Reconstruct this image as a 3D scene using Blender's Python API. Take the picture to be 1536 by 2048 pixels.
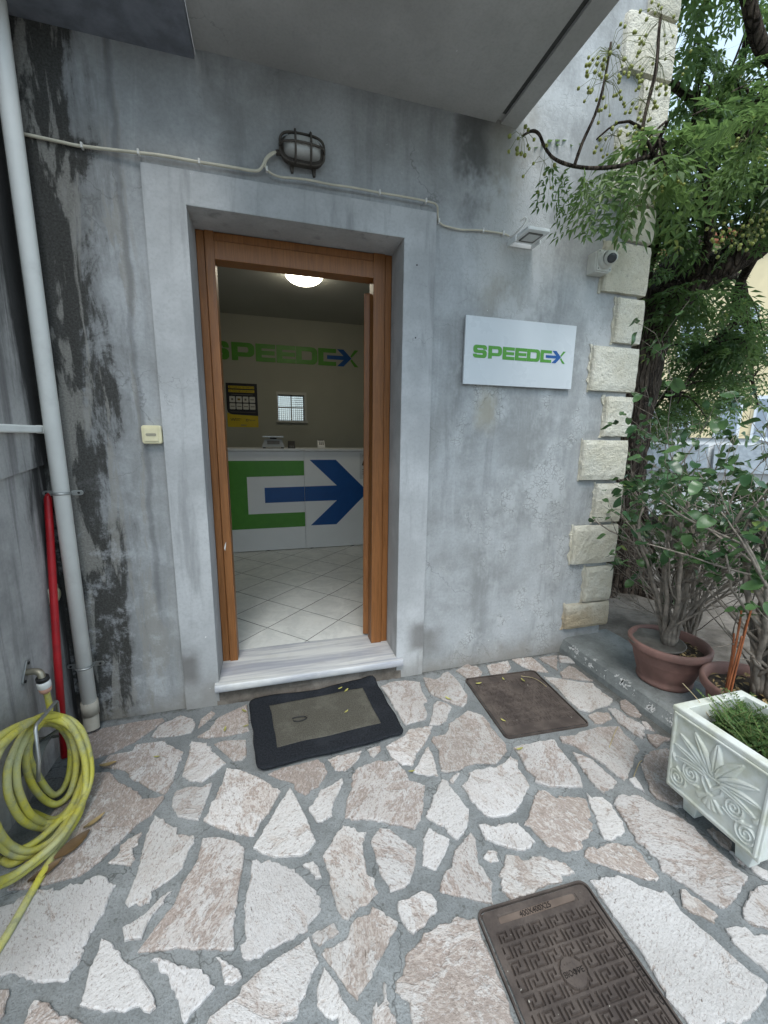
import bpy, bmesh, math, random
import numpy as np
from mathutils import Vector, Matrix, noise

for o in list(bpy.data.objects):
    bpy.data.objects.remove(o, do_unlink=True)
SC = bpy.context.scene
COL = SC.collection
R = math.radians
random.seed(7)
rng = np.random.default_rng(7)

# ------------------------------------------------------------------ camera
def set_camera():
    f, yaw, pitch, roll, H, D = 807.9, 0.27311, 0.181866, 0.012239, 1.4, 2.0896
    cy, sy, cp, sp = math.cos(yaw), math.sin(yaw), math.cos(pitch), math.sin(pitch)
    fw = Vector((sy*cp, cy*cp, -sp)); r = Vector((cy, -sy, 0)); u = r.cross(fw)
    cr, sr = math.cos(roll), math.sin(roll)
    r2 = r*cr + u*sr; u2 = -r*sr + u*cr
    cam = bpy.data.cameras.new('camera')
    ob = bpy.data.objects.new('camera', cam); COL.objects.link(ob)
    m = Matrix((r2, u2, -fw)).transposed().to_4x4()
    m.translation = (0, -D, H)
    ob.matrix_world = m
    cam.sensor_fit = 'VERTICAL'; cam.sensor_height = 36.0
    cam.lens = f/2048*36.0
    cam.clip_start = 0.02; cam.clip_end = 2000
    SC.camera = ob
set_camera()

# ------------------------------------------------------------------ sky, sun, exposure
SUN_EL, SUN_AZ = R(60), R(196)          # azimuth measured from +Y clockwise (towards +X)
w = bpy.data.worlds.new('World'); SC.world = w; w.use_nodes = True
nt = w.node_tree; nt.nodes.clear()
sky = nt.nodes.new('ShaderNodeTexSky'); sky.sky_type = 'NISHITA'; sky.sun_disc = False
sky.sun_elevation = SUN_EL; sky.sun_rotation = SUN_AZ
sky.air_density = 1.0; sky.dust_density = 4.0; sky.ozone_density = 1.0
hs = nt.nodes.new('ShaderNodeHueSaturation'); hs.inputs['Saturation'].default_value = 1.0
bg = nt.nodes.new('ShaderNodeBackground'); bg.inputs['Strength'].default_value = 0.15
wo = nt.nodes.new('ShaderNodeOutputWorld')
tint = nt.nodes.new('ShaderNodeMix'); tint.data_type = 'RGBA'; tint.blend_type = 'MULTIPLY'; tint.inputs[0].default_value = 1.0
tint.inputs[7].default_value = (0.86, 1.0, 1.08, 1)
cloud = nt.nodes.new('ShaderNodeMix'); cloud.data_type = 'RGBA'; cloud.inputs[0].default_value = 0.65   # even layer of high cloud
cloud.inputs[7].default_value = (3.7, 4.6, 5.2, 1)
nt.links.new(tint.outputs[2], cloud.inputs[6])
nt.links.new(sky.outputs[0], hs.inputs['Color']); nt.links.new(hs.outputs[0], tint.inputs[6]); nt.links.new(cloud.outputs[2], bg.inputs[0]); nt.links.new(bg.outputs[0], wo.inputs[0])
sun = bpy.data.lights.new('sun', 'SUN'); sun.energy = 1.3; sun.angle = R(28); sun.color = (1.0, 0.98, 0.95)
so = bpy.data.objects.new('sun', sun); COL.objects.link(so)
sd = Vector((math.sin(SUN_AZ)*math.cos(SUN_EL), math.cos(SUN_AZ)*math.cos(SUN_EL), math.sin(SUN_EL)))
so.rotation_euler = sd.to_track_quat('Z', 'Y').to_euler(); so.location = (4, -6, 9)
SC.view_settings.view_transform = 'Standard'; SC.view_settings.look = 'None'
SC.view_settings.gamma = 1.0; SC.view_settings.exposure = 0.95
SC.view_settings.use_curve_mapping = False
try:
    SC.cycles.use_denoising = True
    SC.cycles.use_adaptive_sampling = True; SC.cycles.adaptive_threshold = 0.02
    SC.cycles.max_bounces = 7; SC.cycles.diffuse_bounces = 4; SC.cycles.glossy_bounces = 2; SC.cycles.transmission_bounces = 4; SC.cycles.transparent_max_bounces = 8
    SC.cycles.caustics_reflective = False; SC.cycles.caustics_refractive = False
except Exception:
    pass

# ------------------------------------------------------------------ material helpers
class Mat:
    def __init__(s, name, rough=0.8, metallic=0.0, spec=0.4):
        s.m = bpy.data.materials.new(name); s.m.use_nodes = True
        s.nt = s.m.node_tree
        s.b = next(n for n in s.nt.nodes if n.type == 'BSDF_PRINCIPLED')
        s.b.inputs['Roughness'].default_value = rough
        s.b.inputs['Metallic'].default_value = metallic
        s.b.inputs['Specular IOR Level'].default_value = spec
        s._p = None
    def put(s, sock, v):
        if hasattr(v, 'is_output') or isinstance(v, bpy.types.NodeSocket):
            s.nt.links.new(v, sock)
        else:
            if sock.type == 'RGBA' and len(v) == 3: v = (*v, 1)
            sock.default_value = v
    def node(s, t, ins=None, **props):
        n = s.nt.nodes.new(t)
        for k, v in props.items(): setattr(n, k, v)
        for k, v in (ins or {}).items(): s.put(n.inputs[k], v)
        return n
    def pos(s):
        if s._p is None: s._p = s.node('ShaderNodeNewGeometry').outputs['Position']
        return s._p
    def obj(s): return s.node('ShaderNodeTexCoord').outputs['Object']
    def rand(s): return s.node('ShaderNodeObjectInfo').outputs['Random']
    def xyz(s, v=None):
        n = s.node('ShaderNodeSeparateXYZ', {0: v if v is not None else s.pos()}); return n.outputs
    def scale(s, v, sc, loc=(0, 0, 0), rot=(0, 0, 0)):
        return s.node('ShaderNodeMapping', {0: v, 'Scale': sc, 'Location': loc, 'Rotation': rot}).outputs[0]
    def noise(s, sc, det=4, rough=0.55, v=None, dist=0.0, col=False):
        n = s.node('ShaderNodeTexNoise', {'Vector': v if v is not None else s.pos(), 'Scale': sc, 'Detail': det, 'Roughness': rough, 'Distortion': dist})
        return n.outputs[1 if col else 0]
    def voro(s, sc, v=None, feature='DISTANCE_TO_EDGE', rnd=1.0):
        return s.node('ShaderNodeTexVoronoi', {'Vector': v if v is not None else s.pos(), 'Scale': sc, 'Randomness': rnd}, feature=feature).outputs[0]
    def math(s, op, a, b=0.0, clamp=False):
        return s.node('ShaderNodeMath', {0: a, 1: b}, operation=op, use_clamp=clamp).outputs[0]
    def step(s, v, lo, hi, a=0.0, b=1.0):
        return s.node('ShaderNodeMapRange', {0: v, 1: lo, 2: hi, 3: a, 4: b}, interpolation_type='SMOOTHSTEP').outputs[0]
    def lin(s, v, lo, hi, a=0.0, b=1.0):
        return s.node('ShaderNodeMapRange', {0: v, 1: lo, 2: hi, 3: a, 4: b}).outputs[0]
    def mix(s, f, a, b, mode='MIX'):
        n = s.node('ShaderNodeMix', data_type='RGBA', blend_type=mode)
        s.put(n.inputs[0], f); s.put(n.inputs[6], a); s.put(n.inputs[7], b); return n.outputs[2]
    def mul(s, *a):
        r = a[0]
        for x in a[1:]: r = s.math('MULTIPLY', r, x)
        return r
    def add(s, *a):
        r = a[0]
        for x in a[1:]: r = s.math('ADD', r, x)
        return r
    def col(s, c): s.put(s.b.inputs['Base Color'], c)
    def rough(s, v): s.put(s.b.inputs['Roughness'], v)
    def bump(s, h, strength=0.3, dist=0.01):
        n = s.node('ShaderNodeBump', {'Height': h, 'Strength': strength, 'Distance': dist})
        s.nt.links.new(n.outputs[0], s.b.inputs['Normal'])

MT = {}
def plain(name, c, rough=0.6, metallic=0.0, spec=0.4, var=0.12, sc=14.0, bump=0.0, dirt=0.0):
    m = Mat(name, rough, metallic, spec)
    n = m.noise(sc, 5)
    c2 = tuple(x*(1-var*2) for x in c); c1 = tuple(min(1, x*(1+var)) for x in c)
    cc = m.mix(m.step(n, 0.3, 0.7), c2, c1)
    if dirt:
        d = m.step(m.noise(5.0, 6, 0.65), 0.52, 0.72)
        cc = m.mix(m.math('MULTIPLY', d, dirt), cc, (0.10, 0.09, 0.07))
    m.col(cc)
    m.rough(m.lin(m.noise(sc*2.3, 3), 0.3, 0.7, max(0.05, rough-0.08), min(1, rough+0.08)))
    if bump: m.bump(m.noise(sc*6, 4), bump, 0.004)
    MT[name] = m.m
    return m.m

def make_plaster(name, light, dark, facade=True):
    m = Mat(name, 0.9, 0, 0.25)
    P = m.pos(); X, Y, Z = m.xyz()
    if not facade: X = Y
    big = m.noise(1.1, 4, 0.6); med = m.noise(4.5, 5, 0.68); fine = m.noise(70, 3, 0.65)
    streakv = m.scale(P, (7.0, 7.0, 0.7)); streak = m.noise(1.0, 5, 0.64, streakv, 0.4)
    streak2 = m.noise(1.0, 4, 0.7, m.scale(P, (17.0, 17.0, 1.4), (3, 1, 7)), 0.6)
    c = m.mix(m.step(m.add(m.mul(big, 0.5), m.mul(med, 0.5)), 0.36, 0.64), dark, light)
    c = m.mix(m.mul(m.step(streak, 0.50, 0.70), 0.45), c, tuple(x*0.62 for x in dark))
    c = m.mix(m.mul(m.step(streak2, 0.55, 0.75), 0.30), c, tuple(min(1, x*1.25) for x in light))
    c = m.mix(m.mul(m.step(fine, 0.35, 0.75), 0.22), c, tuple(x*0.6 for x in dark))
    hgt = m.add(m.mul(fine, 0.6), m.mul(med, 0.8))
    if facade:
        # tan water run below the slab corner
        run = m.mul(m.step(X, 1.02, 1.16), m.step(X, 1.50, 1.24), m.step(m.add(Z, m.mul(med, 0.5)), 1.9, 2.6))
        c = m.mix(m.mul(run, 0.38), c, (0.36, 0.31, 0.22))
        dk = m.mul(m.step(m.add(X, m.mul(m.noise(5, 4), 0.16)), 0.98, 1.06), m.step(m.add(X, m.mul(m.noise(6, 4), 0.2)), 1.30, 1.16), m.step(m.add(Z, m.mul(m.noise(4, 5), 0.5)), 2.62, 3.0))
        c = m.mix(m.mul(dk, 0.72), c, (0.055, 0.052, 0.045))
        # flaking old paint with crackle on the right hand half
        wv = m.node('ShaderNodeVectorMath', {0: P, 1: m.node('ShaderNodeVectorMath', {0: m.noise(9, 3, 0.5, None, 0, True), 'Scale': 0.09}, operation='SCALE').outputs[0]}, operation='ADD').outputs[0]
        ck = m.voro(46, wv); ck2 = m.voro(9, wv)
        zone = m.mul(m.step(X, 0.86, 1.0), m.step(m.noise(2.3, 5, 0.70, m.scale(P, (1, 1, 0.7), (5, 0, 2))), 0.46, 0.60))
        tanp = m.mul(m.step(m.math('ABSOLUTE', m.add(X, -1.17)), 0.10, 0.03), m.step(m.add(Z, m.mul(med, 0.2)), 1.50, 1.62), m.step(Z, 1.74, 1.66))
        c = m.mix(m.mul(tanp, 0.5), c, (0.42, 0.38, 0.28))
        c = m.mix(m.mul(zone, 0.62), c, (0.54, 0.555, 0.56))
        crack = m.mul(m.step(ck, 0.09, 0.01), m.step(zone, 0.25, 0.7), m.step(m.noise(11, 3, 0.6), 0.40, 0.56), m.step(Z, 2.1, 1.7, 0.35, 1.0))
        c = m.mix(m.mul(crack, 0.50), c, (0.16, 0.16, 0.145))
        hgt = m.add(hgt, m.mul(crack, -0.8), m.mul(zone, 0.5))
        # thin long cracks
        lc = m.step(m.voro(2.3, m.node('ShaderNodeVectorMath', {0: P, 1: m.node('ShaderNodeVectorMath', {0: m.noise(3.2, 5, 0.6, None, 0, True), 'Scale': 0.35}, operation='SCALE').outputs[0]}, operation='ADD').outputs[0]), 0.010, 0.0)
        lc = m.mul(lc, m.step(m.noise(1.6, 3, 0.5, m.scale(P, (1, 1, 1), (3, 3, 3))), 0.52, 0.60))
        c = m.mix(m.mul(lc, 0.40), c, (0.10, 0.10, 0.095))
        # black mould beside the down-pipe with a ragged front
        rag = m.noise(1.0, 5, 0.68, m.scale(P, (8.5, 8.5, 1.1), (1.7, 0, 4.4)), 0.7)
        patch = m.noise(5.5, 5, 0.70, m.scale(P, (1.3, 1.3, 0.8), (4, 0, 9)), 0.6)
        grn = m.noise(120, 2, 0.75)
        front = m.lin(X, -0.92, -0.50, 0.34, -0.30)
        hz = m.add(m.mul(m.step(Z, 0.05, 0.7), 0.05), m.mul(m.step(Z, 1.0, 1.9), 0.04), -0.02)
        mv = m.add(m.mul(rag, 0.62), m.mul(patch, 0.50), front, hz)
        side = m.step(X, -0.38, -0.55)
        soft = m.mul(m.step(mv, 0.40, 0.66), side)
        mould = m.mul(m.step(m.add(mv, m.mul(grn, 0.12)), 0.625, 0.715), side)
        c = m.mix(m.mul(soft, 0.62), c, (0.105, 0.102, 0.098))
        c = m.mix(m.mul(mould, m.lin(grn, 0.25, 0.75, 0.95, 0.62)), c, (0.024, 0.022, 0.017))
        pale = m.mul(m.step(m.noise(1.0, 6, 0.62, m.scale(P, (10, 10, 1.6), (7, 0, 2)), 0.5), 0.52, 0.57), m.step(X, -0.45, -0.58))
        c = m.mix(m.mul(pale, m.lin(grn, 0.3, 0.7, 0.45, 0.85)), c, (0.30, 0.29, 0.265))
        # salt bloom, low on the left
        bl = m.mul(m.step(X, -0.40, -0.60), m.step(Z, 1.35, 0.8), m.step(m.noise(9, 7, 0.75), 0.50, 0.64))
        c = m.mix(m.mul(bl, 0.55), c, (0.46, 0.47, 0.48))
        # old stain edge running down beside the door surround
        ed = m.mul(m.step(m.math('ABSOLUTE', m.add(X, 0.555, m.mul(m.noise(3, 5, 0.6), -0.10), 0.05)), 0.022, 0.004), m.step(Z, 0.4, 0.7))
        c = m.mix(m.mul(ed, 0.45), c, (0.10, 0.10, 0.105))
        # splash zone at the foot
        ft = m.step(m.add(Z, m.mul(m.noise(3.5, 6), 0.35)), 0.34, 0.16)
        c = m.mix(m.mul(ft, 0.6), c, (0.21, 0.185, 0.15))
        bl2 = m.mul(m.step(m.add(m.math('ABSOLUTE', m.add(Z, -0.20)), m.mul(m.noise(8, 4), 0.16)), 0.20, 0.12), m.step(X, 1.02, 0.88), m.step(X, 0.7, 0.8))
        c = m.mix(m.mul(bl2, 0.55), c, (0.13, 0.12, 0.105))
        # chips of bare white
        chips = m.mul(m.step(m.noise(30, 2, 0.5), 0.775, 0.79), m.step(X, -0.62, -0.4))
        c = m.mix(chips, c, (0.62, 0.62, 0.60))
    else:
        rag = m.noise(1.0, 8, 0.66, m.scale(P, (1, 6.5, 0.9), (0, 2, 1)), 0.8)
        mould = m.step(m.add(rag, m.lin(Y, -0.30, 0.0, -0.16, 0.34), m.lin(Z, 0.2, 2.4, -0.16, 0.12)), 0.52, 0.72)
        c = m.mix(m.mul(mould, 0.9), c, (0.022, 0.021, 0.020))
        rb = m.noise(1.0, 6, 0.6, m.scale(P, (1, 10, 0.8), (0, 8, 1)), 0.3)
        c = m.mix(m.mul(m.step(rb, 0.52, 0.66), 0.6), c, (0.12, 0.112, 0.115))
    m.col(c); m.bump(hgt, 0.55, 0.006)
    MT[name] = m.m
make_plaster('plaster_facade', (0.435, 0.45, 0.46), (0.285, 0.292, 0.29))
make_plaster('plaster_wing', (0.47, 0.455, 0.44), (0.29, 0.283, 0.275), False)

def make_smooth_plaster(name, light, dark, st=0.5, scl=1.0):
    m = Mat(name, 0.88, 0, 0.25)
    big = m.noise(2.2*scl, 5, 0.62); fine = m.noise(90, 3, 0.6)
    st1 = m.noise(1.0, 6, 0.6, m.scale(m.pos(), (14, 14, 1.6)), 0.3)
    c = m.mix(m.step(big, 0.35, 0.66), dark, light)
    c = m.mix(m.mul(m.step(st1, 0.52, 0.72), st), c, tuple(x*0.72 for x in dark))
    c = m.mix(m.mul(m.step(fine, 0.4, 0.75), 0.22), c, tuple(x*0.65 for x in dark))
    X, Y, Z = m.xyz()
    ft = m.step(m.add(Z, m.mul(m.noise(4.5, 5), 0.4)), 0.44, 0.20)
    blob_ = m.mul(m.step(m.add(m.math('ABSOLUTE', m.add(Z, -0.24)), m.mul(m.noise(8, 4), 0.16)), 0.22, 0.12), m.math('MAXIMUM', m.step(X, 0.70, 0.79), m.step(X, -0.36, -0.43)))
    c = m.mix(m.mul(blob_, 0.7), c, (0.11, 0.10, 0.09))
    c = m.mix(m.mul(ft, 0.55), c, (0.20, 0.18, 0.15))
    wv = m.node('ShaderNodeVectorMath', {0: m.pos(), 1: m.node('ShaderNodeVectorMath', {0: m.noise(6, 4, 0.6, None, 0, True), 'Scale': 0.2}, operation='SCALE').outputs[0]}, operation='ADD').outputs[0]
    lc = m.mul(m.step(m.voro(3.4, wv), 0.007, 0.0), m.step(m.noise(1.3, 3), 0.54, 0.62))
    c = m.mix(m.mul(lc, 0.4), c, (0.14, 0.14, 0.14))
    chips = m.step(m.noise(36, 2, 0.5), 0.785, 0.80)
    c = m.mix(chips, c, (0.7, 0.7, 0.69))
    m.col(c); m.bump(m.add(m.mul(big, 0.7), m.mul(fine, 0.5)), 0.35, 0.004); MT[name] = m.m
make_smooth_plaster('plaster_surround', (0.52, 0.53, 0.535), (0.38, 0.388, 0.392), 0.75)
make_smooth_plaster('plaster_soffit', (0.47, 0.465, 0.455), (0.39, 0.385, 0.375), 0.2)
make_smooth_plaster('plaster_beam', (0.18, 0.18, 0.175), (0.11, 0.11, 0.105), 0.5)
plain('blue_paint', (0.20, 0.215, 0.25), 0.75, bump=0.3)
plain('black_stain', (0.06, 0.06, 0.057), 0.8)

def make_stone():
    m = Mat('paving_stone', 0.85, 0, 0.25)
    r = m.rand()
    P0 = m.pos()
    rot = m.node('ShaderNodeVectorRotate', {'Vector': P0, 'Angle': m.mul(r, 6.28)}, rotation_type='Z_AXIS').outputs[0]
    off = m.node('ShaderNodeCombineXYZ', {0: m.mul(r, 37.0), 1: m.mul(r, 71.0), 2: m.mul(r, 13.0)}).outputs[0]
    P = m.node('ShaderNodeVectorMath', {0: rot, 1: off}, operation='ADD').outputs[0]
    an = m.scale(P, (1.0, 1.7, 1.0))
    a = m.noise(10, 5, 0.68, an, 0.8); b = m.noise(36, 4, 0.74, an, 1.0); f = m.noise(115, 3, 0.72, an, 0.4); g = m.noise(4.0, 2, 0.6, P)
    k1 = m.math('FRACT', m.mul(r, 7.31)); k2 = m.math('FRACT', m.mul(r, 17.7)); k3 = m.math('FRACT', m.mul(r, 29.3))
    white = m.mix(k3, (0.57, 0.55, 0.54), (0.535, 0.515, 0.495)); pink = m.mix(k2, (0.47, 0.40, 0.36), (0.44, 0.385, 0.345))
    bias = m.add(m.lin(k1, 0, 1, -0.11, 0.07), m.lin(m.xyz()[1], -1.5, -0.1, -0.035, 0.05))
    blot = m.step(m.add(m.mul(a, 0.45), m.mul(b, 0.25), m.mul(g, 0.30), bias), 0.40, 0.57)
    lay = m.step(m.add(m.noise(6.5, 5, 0.72, m.scale(P, (1, 1.3, 1), (2, 6, 0)), 0.7), m.mul(bias, 0.9)), 0.475, 0.525)
    c = m.mix(m.add(m.mul(blot, 0.45), m.mul(lay, 0.55)), white, pink)
    sp = m.step(m.add(m.mul(b, 0.7), m.mul(f, 0.3), m.mul(bias, 0.5), m.lin(lay, 0, 1, -0.035, 0.03)), 0.46, 0.58)
    c = m.mix(m.mul(sp, 0.62), c, (0.255, 0.20, 0.172))
    hi = m.step(m.noise(52, 3, 0.72, m.scale(an, (1, 1, 1), (4, 4, 0)), 0.6), 0.53, 0.66)
    c = m.mix(m.mul(hi, 0.5), c, (0.62, 0.605, 0.60))
    c = m.mix(m.mul(m.step(f, 0.54, 0.66), 0.55), c, (0.17, 0.13, 0.11))
    pit = m.mul(m.step(m.noise(19, 4, 0.75, m.scale(P, (1, 2.6, 1), (9, 9, 0)), 0.5), 0.655, 0.70), m.step(m.noise(4, 2, 0.5, P), 0.42, 0.58))
    c = m.mix(m.mul(pit, 0.85), c, (0.075, 0.05, 0.035))
    grime = m.step(m.noise(1.7, 4, 0.6, P0), 0.42, 0.66)
    c = m.mix(m.mul(grime, 0.30), c, (0.24, 0.21, 0.18))
    tone = m.lin(k2, 0, 1, 0.84, 1.08)
    c = m.mix(1.0, c, m.node('ShaderNodeCombineXYZ', {0: tone, 1: tone, 2: tone}).outputs[0], 'MULTIPLY')
    m.col(c)
    m.bump(m.add(m.mul(m.noise(14, 2, 0.6, an), 0.9), m.mul(m.noise(62, 4, 0.75, an), 1.0), m.mul(lay, -0.30)), 0.65, 0.008)
    m.rough(m.lin(b, 0.3, 0.7, 0.72, 0.95))
    MT['stone'] = m.m
make_stone()

def make_mortar():
    m = Mat('mortar', 0.92, 0, 0.2)
    a = m.noise(3.2, 4, 0.6); b = m.noise(26, 4, 0.7); f = m.noise(150, 2, 0.65)
    c = m.mix(m.step(a, 0.35, 0.66), (0.175, 0.186, 0.188), (0.265, 0.278, 0.28))
    c = m.mix(m.mul(m.step(b, 0.45, 0.7), 0.45), c, (0.115, 0.12, 0.115))
    c = m.mix(m.mul(m.step(f, 0.45, 0.75), 0.55), c, (0.085, 0.085, 0.08))
    sp = m.mul(m.step(m.voro(34, None, 'F1'), 0.22, 0.16), m.step(m.noise(2.2, 3), 0.48, 0.6))
    c = m.mix(m.mul(sp, 0.6), c, (0.075, 0.075, 0.065))
    wt = m.step(m.noise(60, 2), 0.73, 0.76)
    c = m.mix(m.mul(wt, 0.6), c, (0.5, 0.5, 0.48))
    lc = m.step(m.voro(2.6, m.node('ShaderNodeVectorMath', {0: m.pos(), 1: m.node('ShaderNodeVectorMath', {0: m.noise(5, 4, 0.6, None, 0, True), 'Scale': 0.25}, operation='SCALE').outputs[0]}, operation='ADD').outputs[0]), 0.010, 0.0)
    c = m.mix(m.mul(lc, 0.6), c, (0.05, 0.05, 0.045))
    X, Y, Z = m.xyz()
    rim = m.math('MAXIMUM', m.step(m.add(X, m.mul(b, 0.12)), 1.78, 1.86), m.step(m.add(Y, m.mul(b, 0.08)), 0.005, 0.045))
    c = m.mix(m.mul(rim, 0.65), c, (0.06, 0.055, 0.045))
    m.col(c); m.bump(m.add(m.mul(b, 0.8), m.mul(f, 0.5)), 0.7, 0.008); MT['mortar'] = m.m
make_mortar()

def make_concrete(name, light, dark, flake=False):
    m = Mat(name, 0.85, 0, 0.3)
    a = m.noise(4, 7, 0.65); f = m.noise(110, 4, 0.65); b = m.noise(18, 6, 0.7)
    c = m.mix(m.step(a, 0.34, 0.66), dark, light)
    c = m.mix(m.mul(m.step(b, 0.5, 0.7), 0.4), c, tuple(x*0.55 for x in dark))
    c = m.mix(m.mul(m.step(f, 0.4, 0.72), 0.25), c, tuple(x*0.5 for x in dark))
    hh = m.add(m.mul(b, 0.7), m.mul(f, 0.4))
    if flake:
        X, Y, Z = m.xyz()
        fl = m.noise(13, 6, 0.72, m.scale(m.pos(), (1, 1, 1), (2, 3, 1)), 0.6)
        zn = m.mul(m.step(Z, 0.028, 0.045), m.step(Z, 0.098, 0.085))
        wt = m.mul(m.step(fl, 0.565, 0.58), zn)
        bk = m.mul(m.step(fl, 0.615, 0.63), zn)
        c = m.mix(wt, c, (0.66, 0.65, 0.63)); c = m.mix(bk, c, (0.018, 0.018, 0.02))
        hh = m.add(hh, m.mul(wt, -0.6))
    m.col(c); m.bump(hh, 0.6, 0.006); MT[name] = m.m
make_concrete('concrete_kerb', (0.265, 0.28, 0.275), (0.16, 0.17, 0.165), True)
make_concrete('concrete_yard', (0.25, 0.265, 0.265), (0.145, 0.155, 0.155))
make_concrete('rubble', (0.24, 0.21, 0.18), (0.10, 0.085, 0.07))

def make_quoin():
    m = Mat('quoin', 0.9, 0, 0.2)
    a = m.noise(48, 4, 0.75); b = m.noise(5, 3, 0.6); f = m.noise(160, 2)
    c = m.mix(m.step(b, 0.35, 0.65), (0.69, 0.65, 0.53), (0.78, 0.75, 0.65))
    c = m.mix(m.mul(m.step(a, 0.42, 0.30), 0.5), c, (0.29, 0.26, 0.20))
    c = m.mix(m.mul(m.step(f, 0.55, 0.75), 0.3), c, (0.24, 0.22, 0.18))
    X, Y, Z = m.xyz()
    c = m.mix(m.mul(m.step(m.add(Z, m.mul(b, 0.4)), 0.75, 0.35), 0.75), c, (0.44, 0.33, 0.20))
    m.col(c); m.bump(m.add(m.mul(a, 1.4), m.mul(f, 0.3)), 1.0, 0.014); MT['quoin'] = m.m
make_quoin()

def make_wood():
    m = Mat('wood', 0.38, 0, 0.45)
    v = m.scale(m.pos(), (60, 60, 3.0)); g = m.noise(1.0, 7, 0.65, v, 1.5); f = m.noise(1.0, 4, 0.6, m.scale(m.pos(), (260, 260, 14)))
    c = m.mix(m.step(g, 0.35, 0.68), (0.205, 0.078, 0.020), (0.295, 0.118, 0.034))
    c = m.mix(m.mul(m.step(f, 0.5, 0.72), 0.35), c, (0.13, 0.05, 0.018))
    m.col(c); m.rough(m.lin(g, 0.3, 0.7, 0.34, 0.5)); m.bump(m.add(g, m.mul(f, 0.5)), 0.12, 0.003); MT['wood'] = m.m
make_wood()

def make_marble():
    m = Mat('marble', 0.42, 0, 0.45)
    v = m.scale(m.pos(), (1.2, 16, 6)); a = m.noise(1.0, 8, 0.65, v, 0.7); b = m.noise(1.0, 5, 0.6, m.scale(m.pos(), (3, 45, 6)), 0.3)
    c = m.mix(m.step(a, 0.38, 0.66), (0.62, 0.62, 0.60), (0.34, 0.35, 0.39))
    c = m.mix(m.mul(m.step(b, 0.5, 0.7), 0.4), c, (0.28, 0.285, 0.32))
    c = m.mix(m.mul(m.step(m.noise(9, 6, 0.7), 0.5, 0.7), 0.2), c, (0.34, 0.32, 0.26))
    m.col(c); m.bump(b, 0.06, 0.002); MT['marble'] = m.m
make_marble()

def make_tile():
    m = Mat('tile', 0.36, 0, 0.45)
    r = m.rand(); off = m.node('ShaderNodeCombineXYZ', {0: m.mul(r, 31.0), 1: m.mul(r, 57.0), 2: 0.0}).outputs[0]
    P = m.node('ShaderNodeVectorMath', {0: m.pos(), 1: off}, operation='ADD').outputs[0]
    a = m.noise(7, 8, 0.7, P, 0.8); b = m.noise(30, 5, 0.7, P)
    c = m.mix(m.step(a, 0.35, 0.65), (0.74, 0.745, 0.71), (0.60, 0.61, 0.585))
    c = m.mix(m.mul(m.step(b, 0.5, 0.7), 0.3), c, (0.55, 0.53, 0.47))
    m.col(c); MT['tile'] = m.m
make_tile()
plain('grout', (0.11, 0.105, 0.10), 0.9)

def make_rug(name, c1, c2, sc):
    m = Mat(name, 0.95, 0, 0.1)
    a = m.noise(sc, 4, 0.7); b = m.noise(6, 6, 0.65); f = m.noise(sc*3, 2)
    c = m.mix(m.step(a, 0.35, 0.68), c1, c2)
    c = m.mix(m.mul(m.step(b, 0.5, 0.72), 0.35), c, tuple(x*1.7 for x in c2))
    m.col(c); m.bump(m.add(a, f), 0.9, 0.006); MT[name] = m.m
make_rug('mat_pile', (0.085, 0.08, 0.065), (0.15, 0.142, 0.118), 190)
make_rug('mat_rubber', (0.016, 0.018, 0.022), (0.030, 0.033, 0.039), 120)

def make_iron():
    m = Mat('lid_iron', 0.9, 0.0, 0.12)
    a = m.noise(9, 6, 0.65); f = m.noise(140, 4, 0.7)
    c = m.mix(m.step(a, 0.35, 0.65), (0.062, 0.050, 0.045), (0.105, 0.085, 0.074))
    c = m.mix(m.mul(m.step(f, 0.45, 0.72), 0.4), c, (0.045, 0.038, 0.035))
    c = m.mix(m.mul(m.step(m.noise(70, 2), 0.74, 0.77), 0.7), c, (0.45, 0.42, 0.36))
    m.col(c); m.bump(f, 0.5, 0.002); MT['lid'] = m.m
make_iron()
plain('lid_strip', (0.15, 0.115, 0.095), 0.9, spec=0.1)
plain('lid_dark', (0.028, 0.024, 0.022), 0.9, spec=0.1)
plain('white_pvc', (0.86, 0.865, 0.83), 0.42, var=0.04, sc=5, dirt=0.16)
plain('beige_pvc', (0.42, 0.385, 0.32), 0.6, var=0.08, dirt=0.4)
plain('cream_cable', (0.60, 0.56, 0.45), 0.55, var=0.06, dirt=0.2)
plain('cream_switch', (0.72, 0.66, 0.44), 0.45, var=0.04, dirt=0.1)
plain('red_paint', (0.38, 0.010, 0.015), 0.42, var=0.12)
plain('steel', (0.42, 0.43, 0.42), 0.42, 0.85, dirt=0.25)
plain('dull_brass', (0.42, 0.38, 0.29), 0.45, 0.7, dirt=0.35)
plain('grey_bracket', (0.16, 0.16, 0.15), 0.6)
plain('black_plastic', (0.018, 0.018, 0.018), 0.45)
plain('salmon_plastic', (0.62, 0.34, 0.25), 0.5)
plain('white_plastic', (0.72, 0.71, 0.68), 0.4, var=0.04)
plain('floodlight_white', (0.80, 0.82, 0.82), 0.4, var=0.03)
plain('floodlight_lens', (0.60, 0.61, 0.60), 0.3, var=0.03)
plain('camera_white', (0.62, 0.62, 0.58), 0.45, var=0.05, dirt=0.25)
plain('lamp_iron', (0.095, 0.082, 0.070), 0.65, 0.3, bump=0.4)
plain('dark_metal', (0.03, 0.03, 0.03), 0.5, 0.4)
plain('sign_panel', (0.60, 0.63, 0.65), 0.30, var=0.02, sc=3)
plain('sign_edge', (0.08, 0.085, 0.09), 0.5)
plain('vinyl_green', (0.085, 0.30, 0.035), 0.42, var=0.03)
plain('vinyl_blue', (0.008, 0.085, 0.30), 0.42, var=0.03)
plain('counter_white', (0.88, 0.885, 0.88), 0.38, var=0.02, sc=2)
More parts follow.
